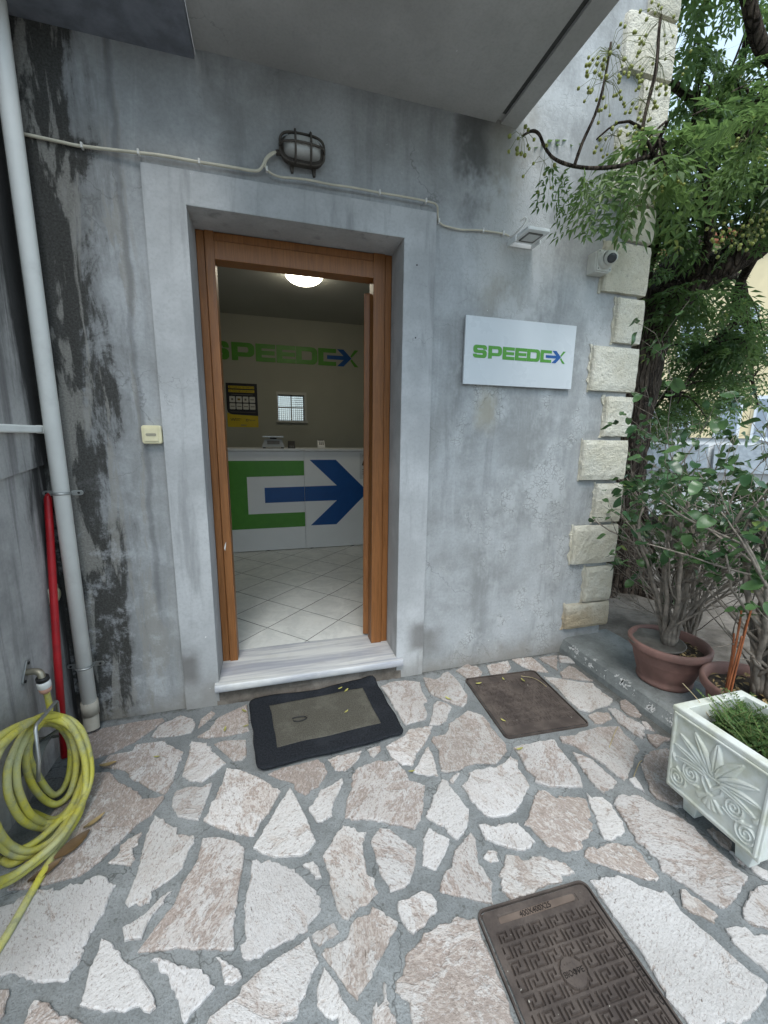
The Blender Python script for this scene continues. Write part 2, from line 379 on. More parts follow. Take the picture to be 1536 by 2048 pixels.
plain('counter_edge', (0.72, 0.73, 0.73), 0.4, var=0.02)
plain('inner_wall', (0.40, 0.40, 0.335), 0.9, var=0.03, sc=2, bump=0.1)
plain('inner_ceiling', (0.40, 0.40, 0.37), 0.9, var=0.03, sc=2)
plain('poster_black', (0.012, 0.013, 0.02), 0.45, var=0.0)
plain('poster_yellow', (0.62, 0.47, 0.01), 0.45, var=0.02)
plain('poster_white', (0.62, 0.62, 0.58), 0.5, var=0.02)
plain('poster_grey', (0.16, 0.15, 0.13), 0.5, var=0.05)
plain('poster_brown', (0.20, 0.13, 0.03), 0.5, var=0.1)
plain('paper', (0.68, 0.68, 0.68), 0.6, var=0.02)
plain('window_paint', (0.56, 0.56, 0.52), 0.5, var=0.03)
plain('scale_grey', (0.42, 0.43, 0.42), 0.45, var=0.04)
plain('terracotta', (0.245, 0.135, 0.112), 0.7, var=0.14, sc=7, bump=0.15, dirt=0.35)
plain('pot_saucer', (0.16, 0.145, 0.125), 0.7, var=0.2)
plain('soil', (0.055, 0.042, 0.03), 0.95, var=0.3, sc=30, bump=0.8)
plain('dead_leaf', (0.36, 0.26, 0.12), 0.7, var=0.3, sc=9)
plain('dead_leaf_dark', (0.14, 0.085, 0.04), 0.6, var=0.3, sc=9)
plain('yellow_leaf', (0.36, 0.34, 0.10), 0.6, var=0.2, sc=9)
plain('straw', (0.44, 0.36, 0.20), 0.7, var=0.2)
plain('twig', (0.235, 0.20, 0.165), 0.85, var=0.2, sc=30, bump=0.4)
plain('red_stem', (0.27, 0.085, 0.03), 0.7, var=0.2)
plain('green_stem', (0.13, 0.15, 0.05), 0.7)
plain('car_glass', (0.30, 0.34, 0.38), 0.1, spec=0.6)
plain('glass_dark', (0.03, 0.035, 0.04), 0.08, spec=0.6)
plain('ochre_render', (0.78, 0.66, 0.42), 0.9, var=0.05, sc=1.0)
plain('pale_frame', (0.70, 0.75, 0.80), 0.5, var=0.02)
plain('pale_glass', (0.32, 0.38, 0.46), 0.15, var=0.1, sc=1, spec=0.6)
plain('roof_tile', (0.30, 0.11, 0.06), 0.8)
plain('asphalt', (0.16, 0.155, 0.145), 0.95, var=0.15, sc=2)
plain('car_white', (0.68, 0.70, 0.72), 0.25, spec=0.6, var=0.02)
plain('car_blue_grey', (0.36, 0.42, 0.52), 0.3, spec=0.6, var=0.03)
plain('tail_red', (0.40, 0.012, 0.008), 0.25)
plain('tyre', (0.02, 0.02, 0.02), 0.9)
plain('rim', (0.45, 0.45, 0.46), 0.35, 0.8)

def make_planter():
    m = Mat('planter_white', 0.6, 0, 0.4)
    a = m.noise(11, 6, 0.65); f = m.noise(70, 3)
    c = m.mix(m.step(a, 0.4, 0.68), (0.62, 0.64, 0.60), (0.50, 0.51, 0.42))
    c = m.mix(m.mul(m.step(m.noise(4, 5), 0.5, 0.68), 0.4), c, (0.46, 0.46, 0.33))
    c = m.mix(m.mul(m.step(f, 0.55, 0.75), 0.2), c, (0.42, 0.43, 0.40))
    m.col(c); m.bump(f, 0.15, 0.002); MT['planter'] = m.m
make_planter()

def make_hose():
    m = Mat('hose_yellow', 0.5, 0, 0.4)
    a = m.noise(7, 6, 0.7); b = m.noise(90, 4, 0.7)
    c = m.mix(m.step(a, 0.38, 0.62), (0.55, 0.50, 0.07), (0.43, 0.42, 0.20))
    c = m.mix(m.mul(m.step(m.noise(16, 6, 0.7), 0.50, 0.68), 0.7), c, (0.24, 0.25, 0.17))
    c = m.mix(m.mul(m.step(b, 0.5, 0.72), 0.3), c, (0.20, 0.20, 0.09))
    m.col(c); m.bump(b, 0.15, 0.002); MT['hose'] = m.m
make_hose()

def make_bark():
    m = Mat('bark', 0.95, 0, 0.15)
    v = m.scale(m.pos(), (16, 16, 2.6)); a = m.noise(1.0, 8, 0.7, v, 1.2); b = m.noise(60, 4, 0.7)
    rg = m.voro(1.0, m.scale(m.pos(), (26, 26, 4.0)))
    c = m.mix(m.step(a, 0.36, 0.64), (0.035, 0.026, 0.020), (0.135, 0.105, 0.082))
    c = m.mix(m.mul(m.step(rg, 0.10, 0.0), 0.7), c, (0.018, 0.014, 0.011))
    c = m.mix(m.mul(m.step(b, 0.5, 0.7), 0.3), c, (0.19, 0.16, 0.13))
    m.col(c); m.bump(m.add(m.mul(a, 1.6), m.mul(m.step(rg, 0.0, 0.16), 1.0), m.mul(b, 0.3)), 1.0, 0.03); MT['bark'] = m.m
make_bark()

def make_leaf(name, dark, light, yellow, rough, trans, amount=0.0, sc=2.2, per_obj=False):
    m = Mat(name, rough, 0, 0.45)
    a = m.rand() if per_obj else m.noise(sc, 3, 0.5)
    b = m.noise(23, 3, 0.6)
    c = m.mix(m.step(m.add(m.mul(a, 0.6), m.mul(b, 0.4)), 0.34, 0.62), dark, light)
    if amount: c = m.mix(m.mul(m.step(m.noise(9, 2) if not per_obj else m.math('FRACT', m.mul(a, 9.7)), 1-amount, 1-amount+0.08), 0.85), c, yellow)
    m.col(c)
    tr = m.node('ShaderNodeBsdfTranslucent', {'Color': m.mix(0.6, c, tuple(min(1, x*2.2) for x in light))})
    ms = m.node('ShaderNodeMixShader', {0: trans})
    out = next(n for n in m.nt.nodes if n.type == 'OUTPUT_MATERIAL')
    m.nt.links.new(m.b.outputs[0], ms.inputs[1]); m.nt.links.new(tr.outputs[0], ms.inputs[2]); m.nt.links.new(ms.outputs[0], out.inputs[0])
    MT[name] = m.m
make_leaf('leaf_tree', (0.036, 0.082, 0.038), (0.110, 0.175, 0.052), (0.30, 0.29, 0.07), 0.42, 0.48, 0.34)
make_leaf('leaf_ficus', (0.028, 0.070, 0.028), (0.080, 0.150, 0.055), (0.20, 0.24, 0.06), 0.26, 0.20, 0.08, per_obj=True)
make_leaf('leaf_ficus_mass', (0.026, 0.066, 0.027), (0.075, 0.140, 0.050), (0.20, 0.24, 0.06), 0.28, 0.20, 0.10, sc=16)
make_leaf('leaf_fern', (0.03, 0.075, 0.018), (0.10, 0.18, 0.045), (0.2, 0.2, 0.05), 0.6, 0.3, 0.1, sc=12)
make_leaf('berry', (0.17, 0.19, 0.04), (0.32, 0.34, 0.08), (0.10, 0.05, 0.02), 0.4, 0.1, 0.12, sc=8)

def make_glow(name, c, s):
    m = Mat(name, 0.4); m.col((0.8, 0.78, 0.7))
    m.put(m.b.inputs['Emission Color'], c); m.b.inputs['Emission Strength'].default_value = s; MT[name] = m.m
make_glow('lamp_glow', (1.0, 0.93, 0.74), 8.5)

def make_glass(name, tint, rough=0.05):
    m = Mat(name, rough, 0, 0.5); m.col(tint); m.b.inputs['Transmission Weight'].default_value = 0.85; m.b.inputs['IOR'].default_value = 1.45
    MT[name] = m.m
make_glass('clear_glass', (1.0, 0.97, 0.90), 0.0)
plain('lamp_glass', (0.42, 0.42, 0.40), 0.16, spec=0.6, var=0.12)
# ------------------------------------------------------------------ geometry helpers
class MB:
    def __init__(s): s.v = []; s.f = []
    def add(s, vs, fs):
        n = len(s.v); s.v += [tuple(p) for p in vs]; s.f += [tuple(i+n for i in q) for q in fs]; return s
    def box(s, x0, x1, y0, y1, z0, z1):
        return s.add([(x0,y0,z0),(x1,y0,z0),(x1,y1,z0),(x0,y1,z0),(x0,y0,z1),(x1,y0,z1),(x1,y1,z1),(x0,y1,z1)],
                     [(0,3,2,1),(4,5,6,7),(0,1,5,4),(1,2,6,5),(2,3,7,6),(3,0,4,7)])
    def prism(s, poly, o, a, b, n, d0, d1):
        """2-D polygon in the plane o + u*a + v*b, extruded from d0 to d1 along n"""
        o, a, b, n = Vector(o), Vector(a), Vector(b), Vector(n)
        k = len(poly)
        vs = [o+a*u+b*v+n*d0 for u, v in poly] + [o+a*u+b*v+n*d1 for u, v in poly]
        fs = [tuple(range(k))[::-1], tuple(range(k, 2*k))] + [(i, (i+1) % k, k+(i+1) % k, k+i) for i in range(k)]
        return s.add(vs, fs)
    def tube(s, pts, rad, seg=8, caps=True):
        P = [Vector(p) for p in pts]; n = len(P)
        rs = rad if hasattr(rad, '__len__') else [rad]*n
        T = [(P[min(i+1, n-1)]-P[max(i-1, 0)]).normalized() for i in range(n)]
        u = T[0].orthogonal().normalized(); vs = []
        for i in range(n):
            u = (u - T[i]*u.dot(T[i]))
            u = u.normalized() if u.length > 1e-6 else T[i].orthogonal().normalized()
            w_ = T[i].cross(u)
            for k in range(seg):
                a = 2*math.pi*k/seg; vs.append(P[i]+(u*math.cos(a)+w_*math.sin(a))*rs[i])
        fs = [(i*seg+k, i*seg+(k+1) % seg, (i+1)*seg+(k+1) % seg, (i+1)*seg+k) for i in range(n-1) for k in range(seg)]
        if caps: fs += [tuple(range(seg))[::-1], tuple((n-1)*seg+k for k in range(seg))]
        return s.add(vs, fs)
    def lathe(s, prof, c, seg=32, axis=(0, 0, 1)):
        ax = Vector(axis).normalized(); u = ax.orthogonal().normalized(); w_ = ax.cross(u); c = Vector(c)
        vs = [c+ax*h+(u*math.cos(2*math.pi*k/seg)+w_*math.sin(2*math.pi*k/seg))*max(r, 1e-5) for r, h in prof for k in range(seg)]
        fs = [(i*seg+k, i*seg+(k+1) % seg, (i+1)*seg+(k+1) % seg, (i+1)*seg+k) for i in range(len(prof)-1) for k in range(seg)]
        return s.add(vs, fs)
    def ball(s, c, r, n=6, m=8, sc=(1, 1, 1)):
        vs = [(c[0]+r*sc[0]*math.sin(math.pi*i/n)*math.cos(2*math.pi*k/m), c[1]+r*sc[1]*math.sin(math.pi*i/n)*math.sin(2*math.pi*k/m), c[2]+r*sc[2]*math.cos(math.pi*i/n)) for i in range(n+1) for k in range(m)]
        fs = [(i*m+k, i*m+(k+1) % m, (i+1)*m+(k+1) % m, (i+1)*m+k) for i in range(n) for k in range(m)]
        return s.add(vs, fs)
    def build(s, name, mat, parent=None, smooth=False, bevel=0.0, seg=2):
        me = bpy.data.meshes.new(name); me.from_pydata(s.v, [], s.f); me.update()
        bm = bmesh.new(); bm.from_mesh(me)
        bmesh.ops.remove_doubles(bm, verts=bm.verts, dist=1e-6)
        bmesh.ops.recalc_face_normals(bm, faces=bm.faces); bm.to_mesh(me); bm.free()
        return link(name, me, mat, parent, smooth, bevel, seg)
def link(name, me, mat, parent=None, smooth=False, bevel=0.0, seg=2):
    o = bpy.data.objects.new(name, me); COL.objects.link(o)
    if mat: me.materials.append(MT[mat] if isinstance(mat, str) else mat)
    if smooth:
        me.polygons.foreach_set('use_smooth', [True]*len(me.polygons)); me.update()
    if bevel:
        b = o.modifiers.new('bevel', 'BEVEL'); b.width = bevel; b.segments = seg; b.limit_method = 'ANGLE'; b.angle_limit = R(35)
    if parent: attach(o, parent)
    return o
def base_of(o):
    m = Matrix.Translation(o.location)
    return base_of(o.parent) @ o.matrix_parent_inverse @ m if o.parent else m
def attach(o, p):
    o.parent = p; o.matrix_parent_inverse = base_of(p).inverted()
def thing(name, label, cat, loc=(0, 0, 0), group=None):
    o = bpy.data.objects.new(name, None); COL.objects.link(o); o.location = loc; o.empty_display_size = 0.1
    return tag(o, label, cat, group)
def tag(o, label, cat=None, group=None, kind=None):
    o['label'] = label
    if cat: o['category'] = cat
    if group: o['group'] = group
    if kind: o['kind'] = kind
    return o
def struct(o, label=None):
    o['kind'] = 'structure'
    if label: o['label'] = label
    return o
def catmull(pts, n=6, closed=False):
    P = [Vector(p) for p in pts]; out = []; L = len(P)
    rngs = range(L) if closed else range(L-1)
    for i in rngs:
        a, b, c, d = (P[(i-1) % L], P[i], P[(i+1) % L], P[(i+2) % L]) if closed else (P[max(i-1, 0)], P[i], P[i+1], P[min(i+2, L-1)])
        for k in range(n):
            t = k/n
            out.append(0.5*((2*b)+(c-a)*t+(2*a-5*b+4*c-d)*t*t+(3*b-a-3*c+d)*t**3))
    if not closed: out.append(P[-1])
    return out
def rrect(x0, x1, y0, y1, r, n=5):
    out = []
    for cx, cy, a0 in ((x1-r, y1-r, 0), (x0+r, y1-r, 90), (x0+r, y0+r, 180), (x1-r, y0+r, 270)):
        for k in range(n+1):
            a = R(a0+90*k/n); out.append((cx+r*math.cos(a), cy+r*math.sin(a)))
    return out
XA, YA, ZA = (1, 0, 0), (0, 1, 0), (0, 0, 1)

# ------------------------------------------------------------------ setting: ground, pavement, kerb, yard
g = MB().add([(-300, -300, -0.05), (300, -300, -0.05), (300, 300, -0.05), (-300, 300, -0.05)], [(0, 1, 2, 3)]).build('ground', 'asphalt'); struct(g)
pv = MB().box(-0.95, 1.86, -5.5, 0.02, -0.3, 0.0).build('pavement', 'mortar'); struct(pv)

STONES = [
"-902,-86 -867,-70 -701,-56 -570,-59 -555,-84 -616,-155 -653,-201 -720,-246 -795,-271 -813,-280 -857,-287 -907,-150",
"-591,-184 -569,-115 -486,-61 -421,-104 -403,-158 -412,-203 -462,-207 -563,-199",
"-380,-243 -337,-211 -302,-129 -170,-56 -158,-147 -152,-259 -219,-270 -338,-261",
"-385,-113 -341,-60 -324,-88 -357,-145 -388,-180",
"-751,-306 -732,-268 -648,-265 -643,-225 -527,-234 -500,-262 -425,-328 -432,-431 -448,-533 -454,-543 -515,-503 -563,-458 -600,-431 -634,-378 -686,-351 -734,-329",
"-402,-261 -333,-295 -305,-350 -236,-441 -275,-482 -321,-522 -362,-498 -405,-469 -400,-355",
"-299,-310 -261,-298 -160,-319 -152,-420 -168,-440 -206,-435 -241,-387",
"-808,-350 -698,-372 -639,-442 -555,-509 -533,-546 -453,-552 -456,-574 -478,-626 -520,-657 -563,-721 -596,-770 -640,-805 -690,-807 -743,-808 -787,-806 -838,-799 -835,-695 -838,-502",
"-419,-568 -410,-539 -369,-530 -330,-544 -278,-533 -289,-618 -306,-696 -355,-676 -381,-659 -414,-607",
"-230,-471 -175,-492 -99,-555 -52,-601 -39,-629 -10,-645 -20,-666 -52,-725 -87,-772 -109,-811 -161,-791 -220,-756 -288,-705 -264,-625 -241,-551",
"-496,-692 -491,-740 -510,-747 -487,-791 -496,-811 -568,-784 -549,-766 -551,-737 -530,-712",
"-467,-636 -377,-708 -369,-736 -311,-758 -306,-784 -320,-810 -328,-864 -367,-901 -406,-915 -407,-948 -462,-945 -475,-930 -470,-868 -466,-833 -473,-769 -474,-708",
"-278,-776 -233,-785 -170,-814 -135,-847 -139,-915 -150,-1013 -150,-1135 -158,-1135 -238,-1112 -301,-1091 -313,-1091 -402,-1073 -380,-1038 -348,-991 -333,-973 -317,-914 -287,-853",
"-349,-933 -363,-962 -384,-986 -393,-1005 -400,-1043 -445,-1036 -458,-1000 -412,-983 -376,-947",
"-827,-852 -814,-850 -788,-830 -736,-822 -707,-834 -681,-839 -656,-830 -621,-836 -602,-821 -574,-823 -558,-844 -533,-852 -518,-865 -526,-891 -524,-906 -527,-935 -537,-974 -545,-1006 -550,-1023 -542,-1048 -548,-1060 -557,-1072 -558,-1090 -567,-1091 -606,-1080 -639,-1071 -663,-1066 -672,-1055 -683,-1050 -700,-1039 -711,-1038 -731,-1038 -789,-1028 -866,-910",
"-510,-1013 -493,-1021 -479,-1027 -459,-1052 -444,-1073 -409,-1099 -375,-1136 -336,-1183 -323,-1206 -336,-1215 -366,-1197 -395,-1197 -428,-1184 -485,-1165 -508,-1156 -511,-1113 -517,-1077 -508,-1043",
"-360,-1101 -330,-1109 -293,-1128 -254,-1145 -204,-1176 -201,-1197 -188,-1207 -220,-1234 -251,-1257 -264,-1231 -285,-1191 -313,-1150 -339,-1121",
"-191,-1145 -173,-1155 -149,-1173 -131,-1190 -124,-1203 -147,-1213 -166,-1205 -175,-1184 -174,-1166",
"-725,-1065 -695,-1073 -684,-1097 -681,-1117 -681,-1133 -703,-1146 -749,-1098",
"-618,-1115 -582,-1131 -564,-1149 -546,-1163 -520,-1175 -474,-1198 -449,-1232 -516,-1235 -598,-1201 -621,-1158 -625,-1132",
"26,-642 43,-683 79,-795 103,-890 93,-902 68,-922 51,-926 2,-916 -41,-905 -76,-884 -107,-858 -75,-801 -34,-737 5,-673",
"-111,-900 -52,-916 1,-947 32,-971 60,-1015 88,-1048 103,-1099 92,-1109 71,-1117 55,-1130 49,-1143 12,-1151 -61,-1163 -100,-1174 -119,-1166 -130,-1141 -118,-1117 -125,-1073 -124,-1005 -111,-949",
"54,-958 87,-959 101,-984 108,-1013 87,-1012 74,-977",
"203,-854 244,-883 282,-903 259,-940 255,-981 253,-1030 266,-1065 268,-1101 237,-1121 193,-1132 170,-1148 154,-1139 142,-1109 135,-1070 135,-1015 119,-947 163,-897",
"333,-900 367,-912 396,-959 436,-1003 413,-1051 378,-1101 361,-1109 309,-1109 294,-1047 291,-991 288,-942 295,-928",
"505,-946 563,-1000 533,-1038 476,-1085 460,-1081 436,-1060 470,-978",
"644,-999 650,-1026 635,-1060 622,-1106 628,-1138 631,-1171 607,-1210 603,-1226 557,-1201 511,-1177 479,-1161 462,-1145 477,-1122 504,-1096 528,-1090 551,-1051 595,-1026",
"324,-1142 361,-1144 385,-1136 408,-1133 431,-1152 440,-1173 430,-1195 405,-1206 383,-1220 343,-1231 331,-1219 322,-1197 317,-1165",
"246,-1134 268,-1152 290,-1173 310,-1192 279,-1225 239,-1259 206,-1290 180,-1309 160,-1324 141,-1301 117,-1260 84,-1209 96,-1198 145,-1198 162,-1190 174,-1164 200,-1149 228,-1152",
"62,-1160 97,-1150 129,-1147 138,-1173 111,-1180 81,-1190 66,-1174",
"55,-1163 67,-1201 76,-1226 54,-1245 39,-1272 20,-1296 11,-1315 -1,-1319 -21,-1315 -45,-1346 -217,-1299 -199,-1270 -193,-1261 -160,-1250 -149,-1244 -125,-1237 -122,-1222 -73,-1200 -26,-1184 29,-1172",
"87,-1238 106,-1268 121,-1298 125,-1317 135,-1332 151,-1351 157,-1370 154,-1399 104,-1385 109,-1342 95,-1343 77,-1333 62,-1308 64,-1278 77,-1255",
"234,-1309 237,-1352 227,-1354 235,-1371 243,-1385 240,-1400 233,-1420 166,-1402 186,-1372 200,-1342 207,-1340 211,-1349 222,-1346 227,-1327",
"374,-1238 396,-1237 419,-1230 460,-1233 476,-1225 492,-1226 506,-1240 514,-1242 534,-1241 533,-1261 529,-1292 531,-1323 532,-1350 530,-1380 527,-1421 520,-1467 511,-1496 272,-1431 280,-1388 285,-1363 269,-1349 259,-1333 262,-1316 286,-1309 296,-1289 297,-1275 328,-1262 345,-1258 364,-1248",
"-59,-548 3,-528 73,-528 146,-523 174,-554 182,-602 145,-653 103,-675 82,-689 57,-663 37,-616 -12,-586",
"191,-535 241,-524 348,-521 323,-565 288,-594 255,-613 214,-602 211,-574",
"91,-763 116,-733 148,-687 197,-667 238,-652 220,-698 184,-758 171,-806 137,-824 114,-815 104,-788",
"314,-610 391,-597 477,-615 502,-678 506,-732 557,-771 534,-821 494,-899 455,-936 407,-906 350,-881 317,-862 217,-829 236,-757 265,-710 286,-639",
"375,-523 436,-513 432,-543 390,-573 379,-555",
"461,-525 562,-486 594,-454 647,-450 719,-457 679,-511 637,-555 582,-603 542,-661 500,-640 468,-593",
"650,-575 648,-640 630,-738 577,-720 534,-694 597,-627",
"557,-79 628,-56 709,-60 788,-97 769,-174 768,-264 736,-299 729,-365 707,-398 637,-405 595,-413 584,-353 577,-229 566,-136",
"814,-283 858,-316 872,-348 833,-392 800,-435 759,-455 707,-442 754,-371 783,-311",
"823,-61 886,-93 922,-86 951,-50 991,-37 1002,-96 1007,-162 1000,-241 1000,-280 965,-335 935,-358 886,-323 849,-269 808,-220 805,-181",
"941,-394 962,-412 997,-446 1003,-488 996,-540 997,-606 1003,-642 988,-691 930,-726 898,-744 860,-731 811,-719 770,-720 734,-733 668,-730 650,-717 663,-668 690,-606 677,-543 697,-520 754,-524 790,-494 805,-460 871,-430",
"710,-747 721,-752 671,-791 662,-775",
"640,-759 657,-777 658,-822 669,-858 674,-896 682,-914 658,-956 620,-994 589,-1011 577,-998 557,-954 521,-916 514,-897 547,-860 592,-809",
"763,-763 792,-754 829,-758 887,-762 935,-751 981,-727 1001,-754 977,-797 977,-842 971,-883 936,-909 852,-964 813,-976 756,-967 729,-953 707,-888 709,-849 700,-812 737,-795",
"1026,-681 1133,-679 1244,-685 1231,-735 1224,-797 1222,-851 1210,-892 1179,-944 1127,-928 1041,-902 1006,-869 1023,-849 1007,-807 1025,-738",
"1274,-772 1305,-798 1326,-838 1331,-899 1338,-957 1307,-973 1241,-987 1233,-959 1235,-911 1247,-857",
"1278,-677 1357,-692 1390,-677 1513,-673 1616,-694 1597,-737 1594,-794 1579,-844 1530,-862 1474,-907 1374,-959 1361,-928 1351,-855 1330,-799 1307,-740 1268,-708",
"991,-909 1026,-921 1041,-959 1057,-952 1113,-972 1150,-990 1129,-1035 1115,-1057 1091,-1065 1098,-1086 1079,-1105 1052,-1125 1018,-1125 1004,-1134 1002,-1142 966,-1150 920,-1142 912,-1122 886,-1118 875,-1082 869,-1049 852,-1021 884,-1000 906,-976 941,-948",
"1174,-966 1177,-995 1221,-1001 1228,-1035 1217,-1074 1211,-1107 1189,-1139 1162,-1150 1115,-1151 1094,-1141 1106,-1112 1132,-1061 1144,-1024",
"1238,-1039 1269,-1020 1310,-1014 1362,-1035 1399,-1100 1429,-1144 1447,-1195 1437,-1237 1440,-1289 1441,-1337 1450,-1371 1388,-1392 1330,-1407 1268,-1417 1258,-1391 1238,-1355 1226,-1327 1194,-1282 1210,-1243 1205,-1210 1199,-1173 1218,-1130 1226,-1086",
"996,-1161 1018,-1153 1035,-1155 1041,-1166 1071,-1160 1125,-1167 1142,-1184 1165,-1187 1173,-1212 1169,-1252 1167,-1296 1150,-1302 1124,-1292 1091,-1266 1060,-1250 1032,-1222 986,-1195 980,-1176",
"720,-1102 762,-1117 764,-1132 788,-1138 806,-1130 869,-1160 900,-1182 909,-1213 864,-1213 856,-1222 760,-1222 663,-1224 650,-1196 662,-1154 699,-1132",
"671,-1071 700,-1087 690,-1113 662,-1111 645,-1091",
"686,-982 712,-984 742,-1006 784,-1000 832,-1011 836,-1040 849,-1071 851,-1091 816,-1097 779,-1104 747,-1083 714,-1061 682,-1035 683,-1009",
"939,-1247 990,-1251 1039,-1257 1065,-1273 1080,-1298 1115,-1325 1147,-1337 1147,-1361 1141,-1388 1152,-1421 1163,-1462 1176,-1515 1186,-1550 1200,-1578 1172,-1591 1122,-1602 1066,-1612 1048,-1611 1030,-1600 960,-1596 929,-1577 926,-1553 922,-1526 931,-1498 933,-1459 940,-1427 936,-1393 937,-1367 934,-1345 936,-1307 937,-1281 943,-1272",
"1199,-1341 1214,-1348 1212,-1365 1226,-1375 1232,-1400 1240,-1427 1210,-1437 1197,-1422 1168,-1395 1162,-1378 1177,-1362",
"1486,-1404 1443,-1399 1381,-1413 1332,-1430 1308,-1451 1311,-1464 1335,-1480 1347,-1489 1423,-1518 1537,-1469",
"1229,-1457 1268,-1459 1285,-1469 1292,-1489 1330,-1499 1360,-1527 1313,-1592 1236,-1556 1226,-1533 1215,-1507 1212,-1481",
"1487,-1212 1515,-1213 1521,-1233 1524,-1273 1487,-1293 1475,-1269 1479,-1235",
"1487,-1295 1503,-1313 1521,-1354 1533,-1380 1510,-1396 1490,-1383 1485,-1360 1476,-1316",
"1510,-912 1608,-862 1715,-864 1713,-890 1636,-969 1548,-1076 1522,-1124 1470,-1111 1428,-1060 1430,-1029 1468,-979",
"1395,-960 1430,-956 1425,-994 1406,-1026 1390,-993",
"1701,-770 1751,-789 1786,-822 1716,-837 1669,-852 1667,-818",
"1666,-569 1709,-580 1712,-642 1721,-684 1739,-726 1656,-788 1642,-749 1636,-674",
"1534,-583 1584,-575 1647,-599 1629,-634 1553,-653 1512,-642",
"1779,-533 1827,-531 1817,-615 1783,-667 1734,-641 1736,-587",
"1760,-688 1780,-699 1762,-763 1733,-737",
"1523,-230 1614,-280 1697,-336 1758,-361 1747,-448 1755,-512 1711,-545 1618,-550 1549,-566 1517,-530 1510,-449 1528,-343",
"1652,-218 1756,-167 1777,-202 1774,-304 1778,-340 1692,-300 1626,-266",
"1775,-48 1826,-82 1818,-153 1730,-120",
"1625,-41 1703,-40 1765,-45 1650,-198 1637,-127",
"1447,-17 1589,-22 1595,-116 1587,-201 1513,-163 1465,-93",
"1253,-38 1415,-19 1392,-93 1340,-137 1226,-136",
"1043,-42 1129,4 1192,-32 1185,-107 1144,-141 1071,-132",
]
def stone_mesh(poly, seed, h=0.008):
    rnd = random.Random(seed); pts = []
    n = len(poly)
    rough = rnd.uniform(0.5, 1.25)
    area = sum(poly[i][0]*poly[(i+1) % n][1]-poly[(i+1) % n][0]*poly[i][1] for i in range(n))/2
    if area < 0: poly = poly[::-1]
    for i in range(n):
        a, b = Vector(poly[i]), Vector(poly[(i+1) % n]); d = (b-a).length
        k = max(1, int(d/0.008)); nn = Vector((b.y-a.y, a.x-b.x)).normalized()
        edge_r = rough*rnd.choice((0.25, 0.6, 1.0, 1.3))
        for j in range(k):
            p = a.lerp(b, j/k)
            q = Vector((p.x*45, p.y*45, seed*3.1)); q2 = Vector((p.x*140, p.y*140, seed*1.7))
            off = (noise.noise(q)*0.0075+noise.noise(q2)*0.0050)*edge_r
            pts.append(p+nn*off)
    c = sum(pts, Vector((0, 0)))/len(pts); m = len(pts)
    tx, ty = rnd.uniform(-0.006, 0.006), rnd.uniform(-0.006, 0.006)
    def zt(p, k): return h+(p.x-c.x)*tx+(p.y-c.y)*ty+noise.noise(Vector((p.x*22, p.y*22, seed+k)))*0.0016
    inn = []
    for i, p in enumerate(pts):
        t = (pts[(i+1) % m]-pts[i-1]); nn = Vector((t.y, -t.x)).normalized()
        inn.append(p-nn*rnd.uniform(0.002, 0.0045))
    v = [(p.x, p.y, -0.02) for p in pts]+[(p.x, p.y, zt(p, 0)-rnd.uniform(0.002, 0.005)) for p in pts]+[(p.x, p.y, zt(p, 0)) for p in inn]
    f = [(i, (i+1) % m, m+(i+1) % m, m+i) for i in range(m)]+[(m+i, m+(i+1) % m, 2*m+(i+1) % m, 2*m+i) for i in range(m)]+[tuple(range(2*m, 3*m))]
    me = bpy.data.meshes.new('paving_stone'); me.from_pydata(v, [], f); me.update(); return me
polys = [[(int(q.split(',')[0])/1000, int(q.split(',')[1])/1000) for q in s.split()] for s in STONES]
# more of the same paving towards and behind the viewer, where the frame ends
def inside(p, poly):
    x, y = p; r = False
    for i in range(len(poly)):
        (x1, y1), (x2, y2) = poly[i], poly[i-1]
        if (y1 > y) != (y2 > y) and x < (x2-x1)*(y-y1)/(y2-y1)+x1: r = not r
    return r
rs = random.Random(21); extra = []
cells = [(-0.72+0.36*i+(0.16 if j % 2 else 0), -1.78-0.33*j) for j in range(9) for i in range(7)]
for cx, cy in cells:
    cx += rs.uniform(-.02, .02); cy += rs.uniform(-.02, .02)
    k = rs.randint(5, 7); a0 = rs.uniform(0, 6.28)
    pl = [(cx+rs.uniform(.13, .185)*math.cos(a0+6.283*(t+rs.uniform(-.2, .2))/k), cy+rs.uniform(.12, .17)*math.sin(a0+6.283*(t+rs.uniform(-.2, .2))/k)) for t in range(k)]
    if max(p[0] for p in pl) > 1.78 or min(p[0] for p in pl) < -0.93: continue
    if any(inside(p, q) for q in polys for p in pl) or any(inside(p, pl) for q in polys for p in q): continue
    if cy > -1.75 and 0.4 < cx < 1.05: continue
    extra.append(pl)
for i, pl in enumerate(polys+extra):
    link('paving_stone', stone_mesh(pl, i+1, 0.007+0.004*random.random()), 'stone', pv)

kb = MB()
ks = 60; prof = [(1.815, -0.05), (1.822, 0.03), (1.845, 0.085), (1.875, 0.098), (2.22, 0.102), (2.24, 0.09), (2.26, -0.05)]
vs = []; fs = []
for i in range(ks+1):
    y = 0.03-5.5*i/ks
    for x, z in prof:
        vs.append((x+noise.noise(Vector((y*3, x*5, 0)))*0.006*(x < 1.9)-0.0+0.0*y, y, z+noise.noise(Vector((y*5, x*9, 3)))*0.005))
k = len(prof)
for i in range(ks):
    for j in range(k-1): fs.append((i*k+j, i*k+j+1, (i+1)*k+j+1, (i+1)*k+j))
kb.add(vs, fs); kb.add([vs[j] for j in range(k)], [tuple(range(k))]); kb.add([vs[ks*k+j] for j in range(k)], [tuple(range(k))])
struct(kb.build('kerb', 'concrete_kerb', smooth=False))
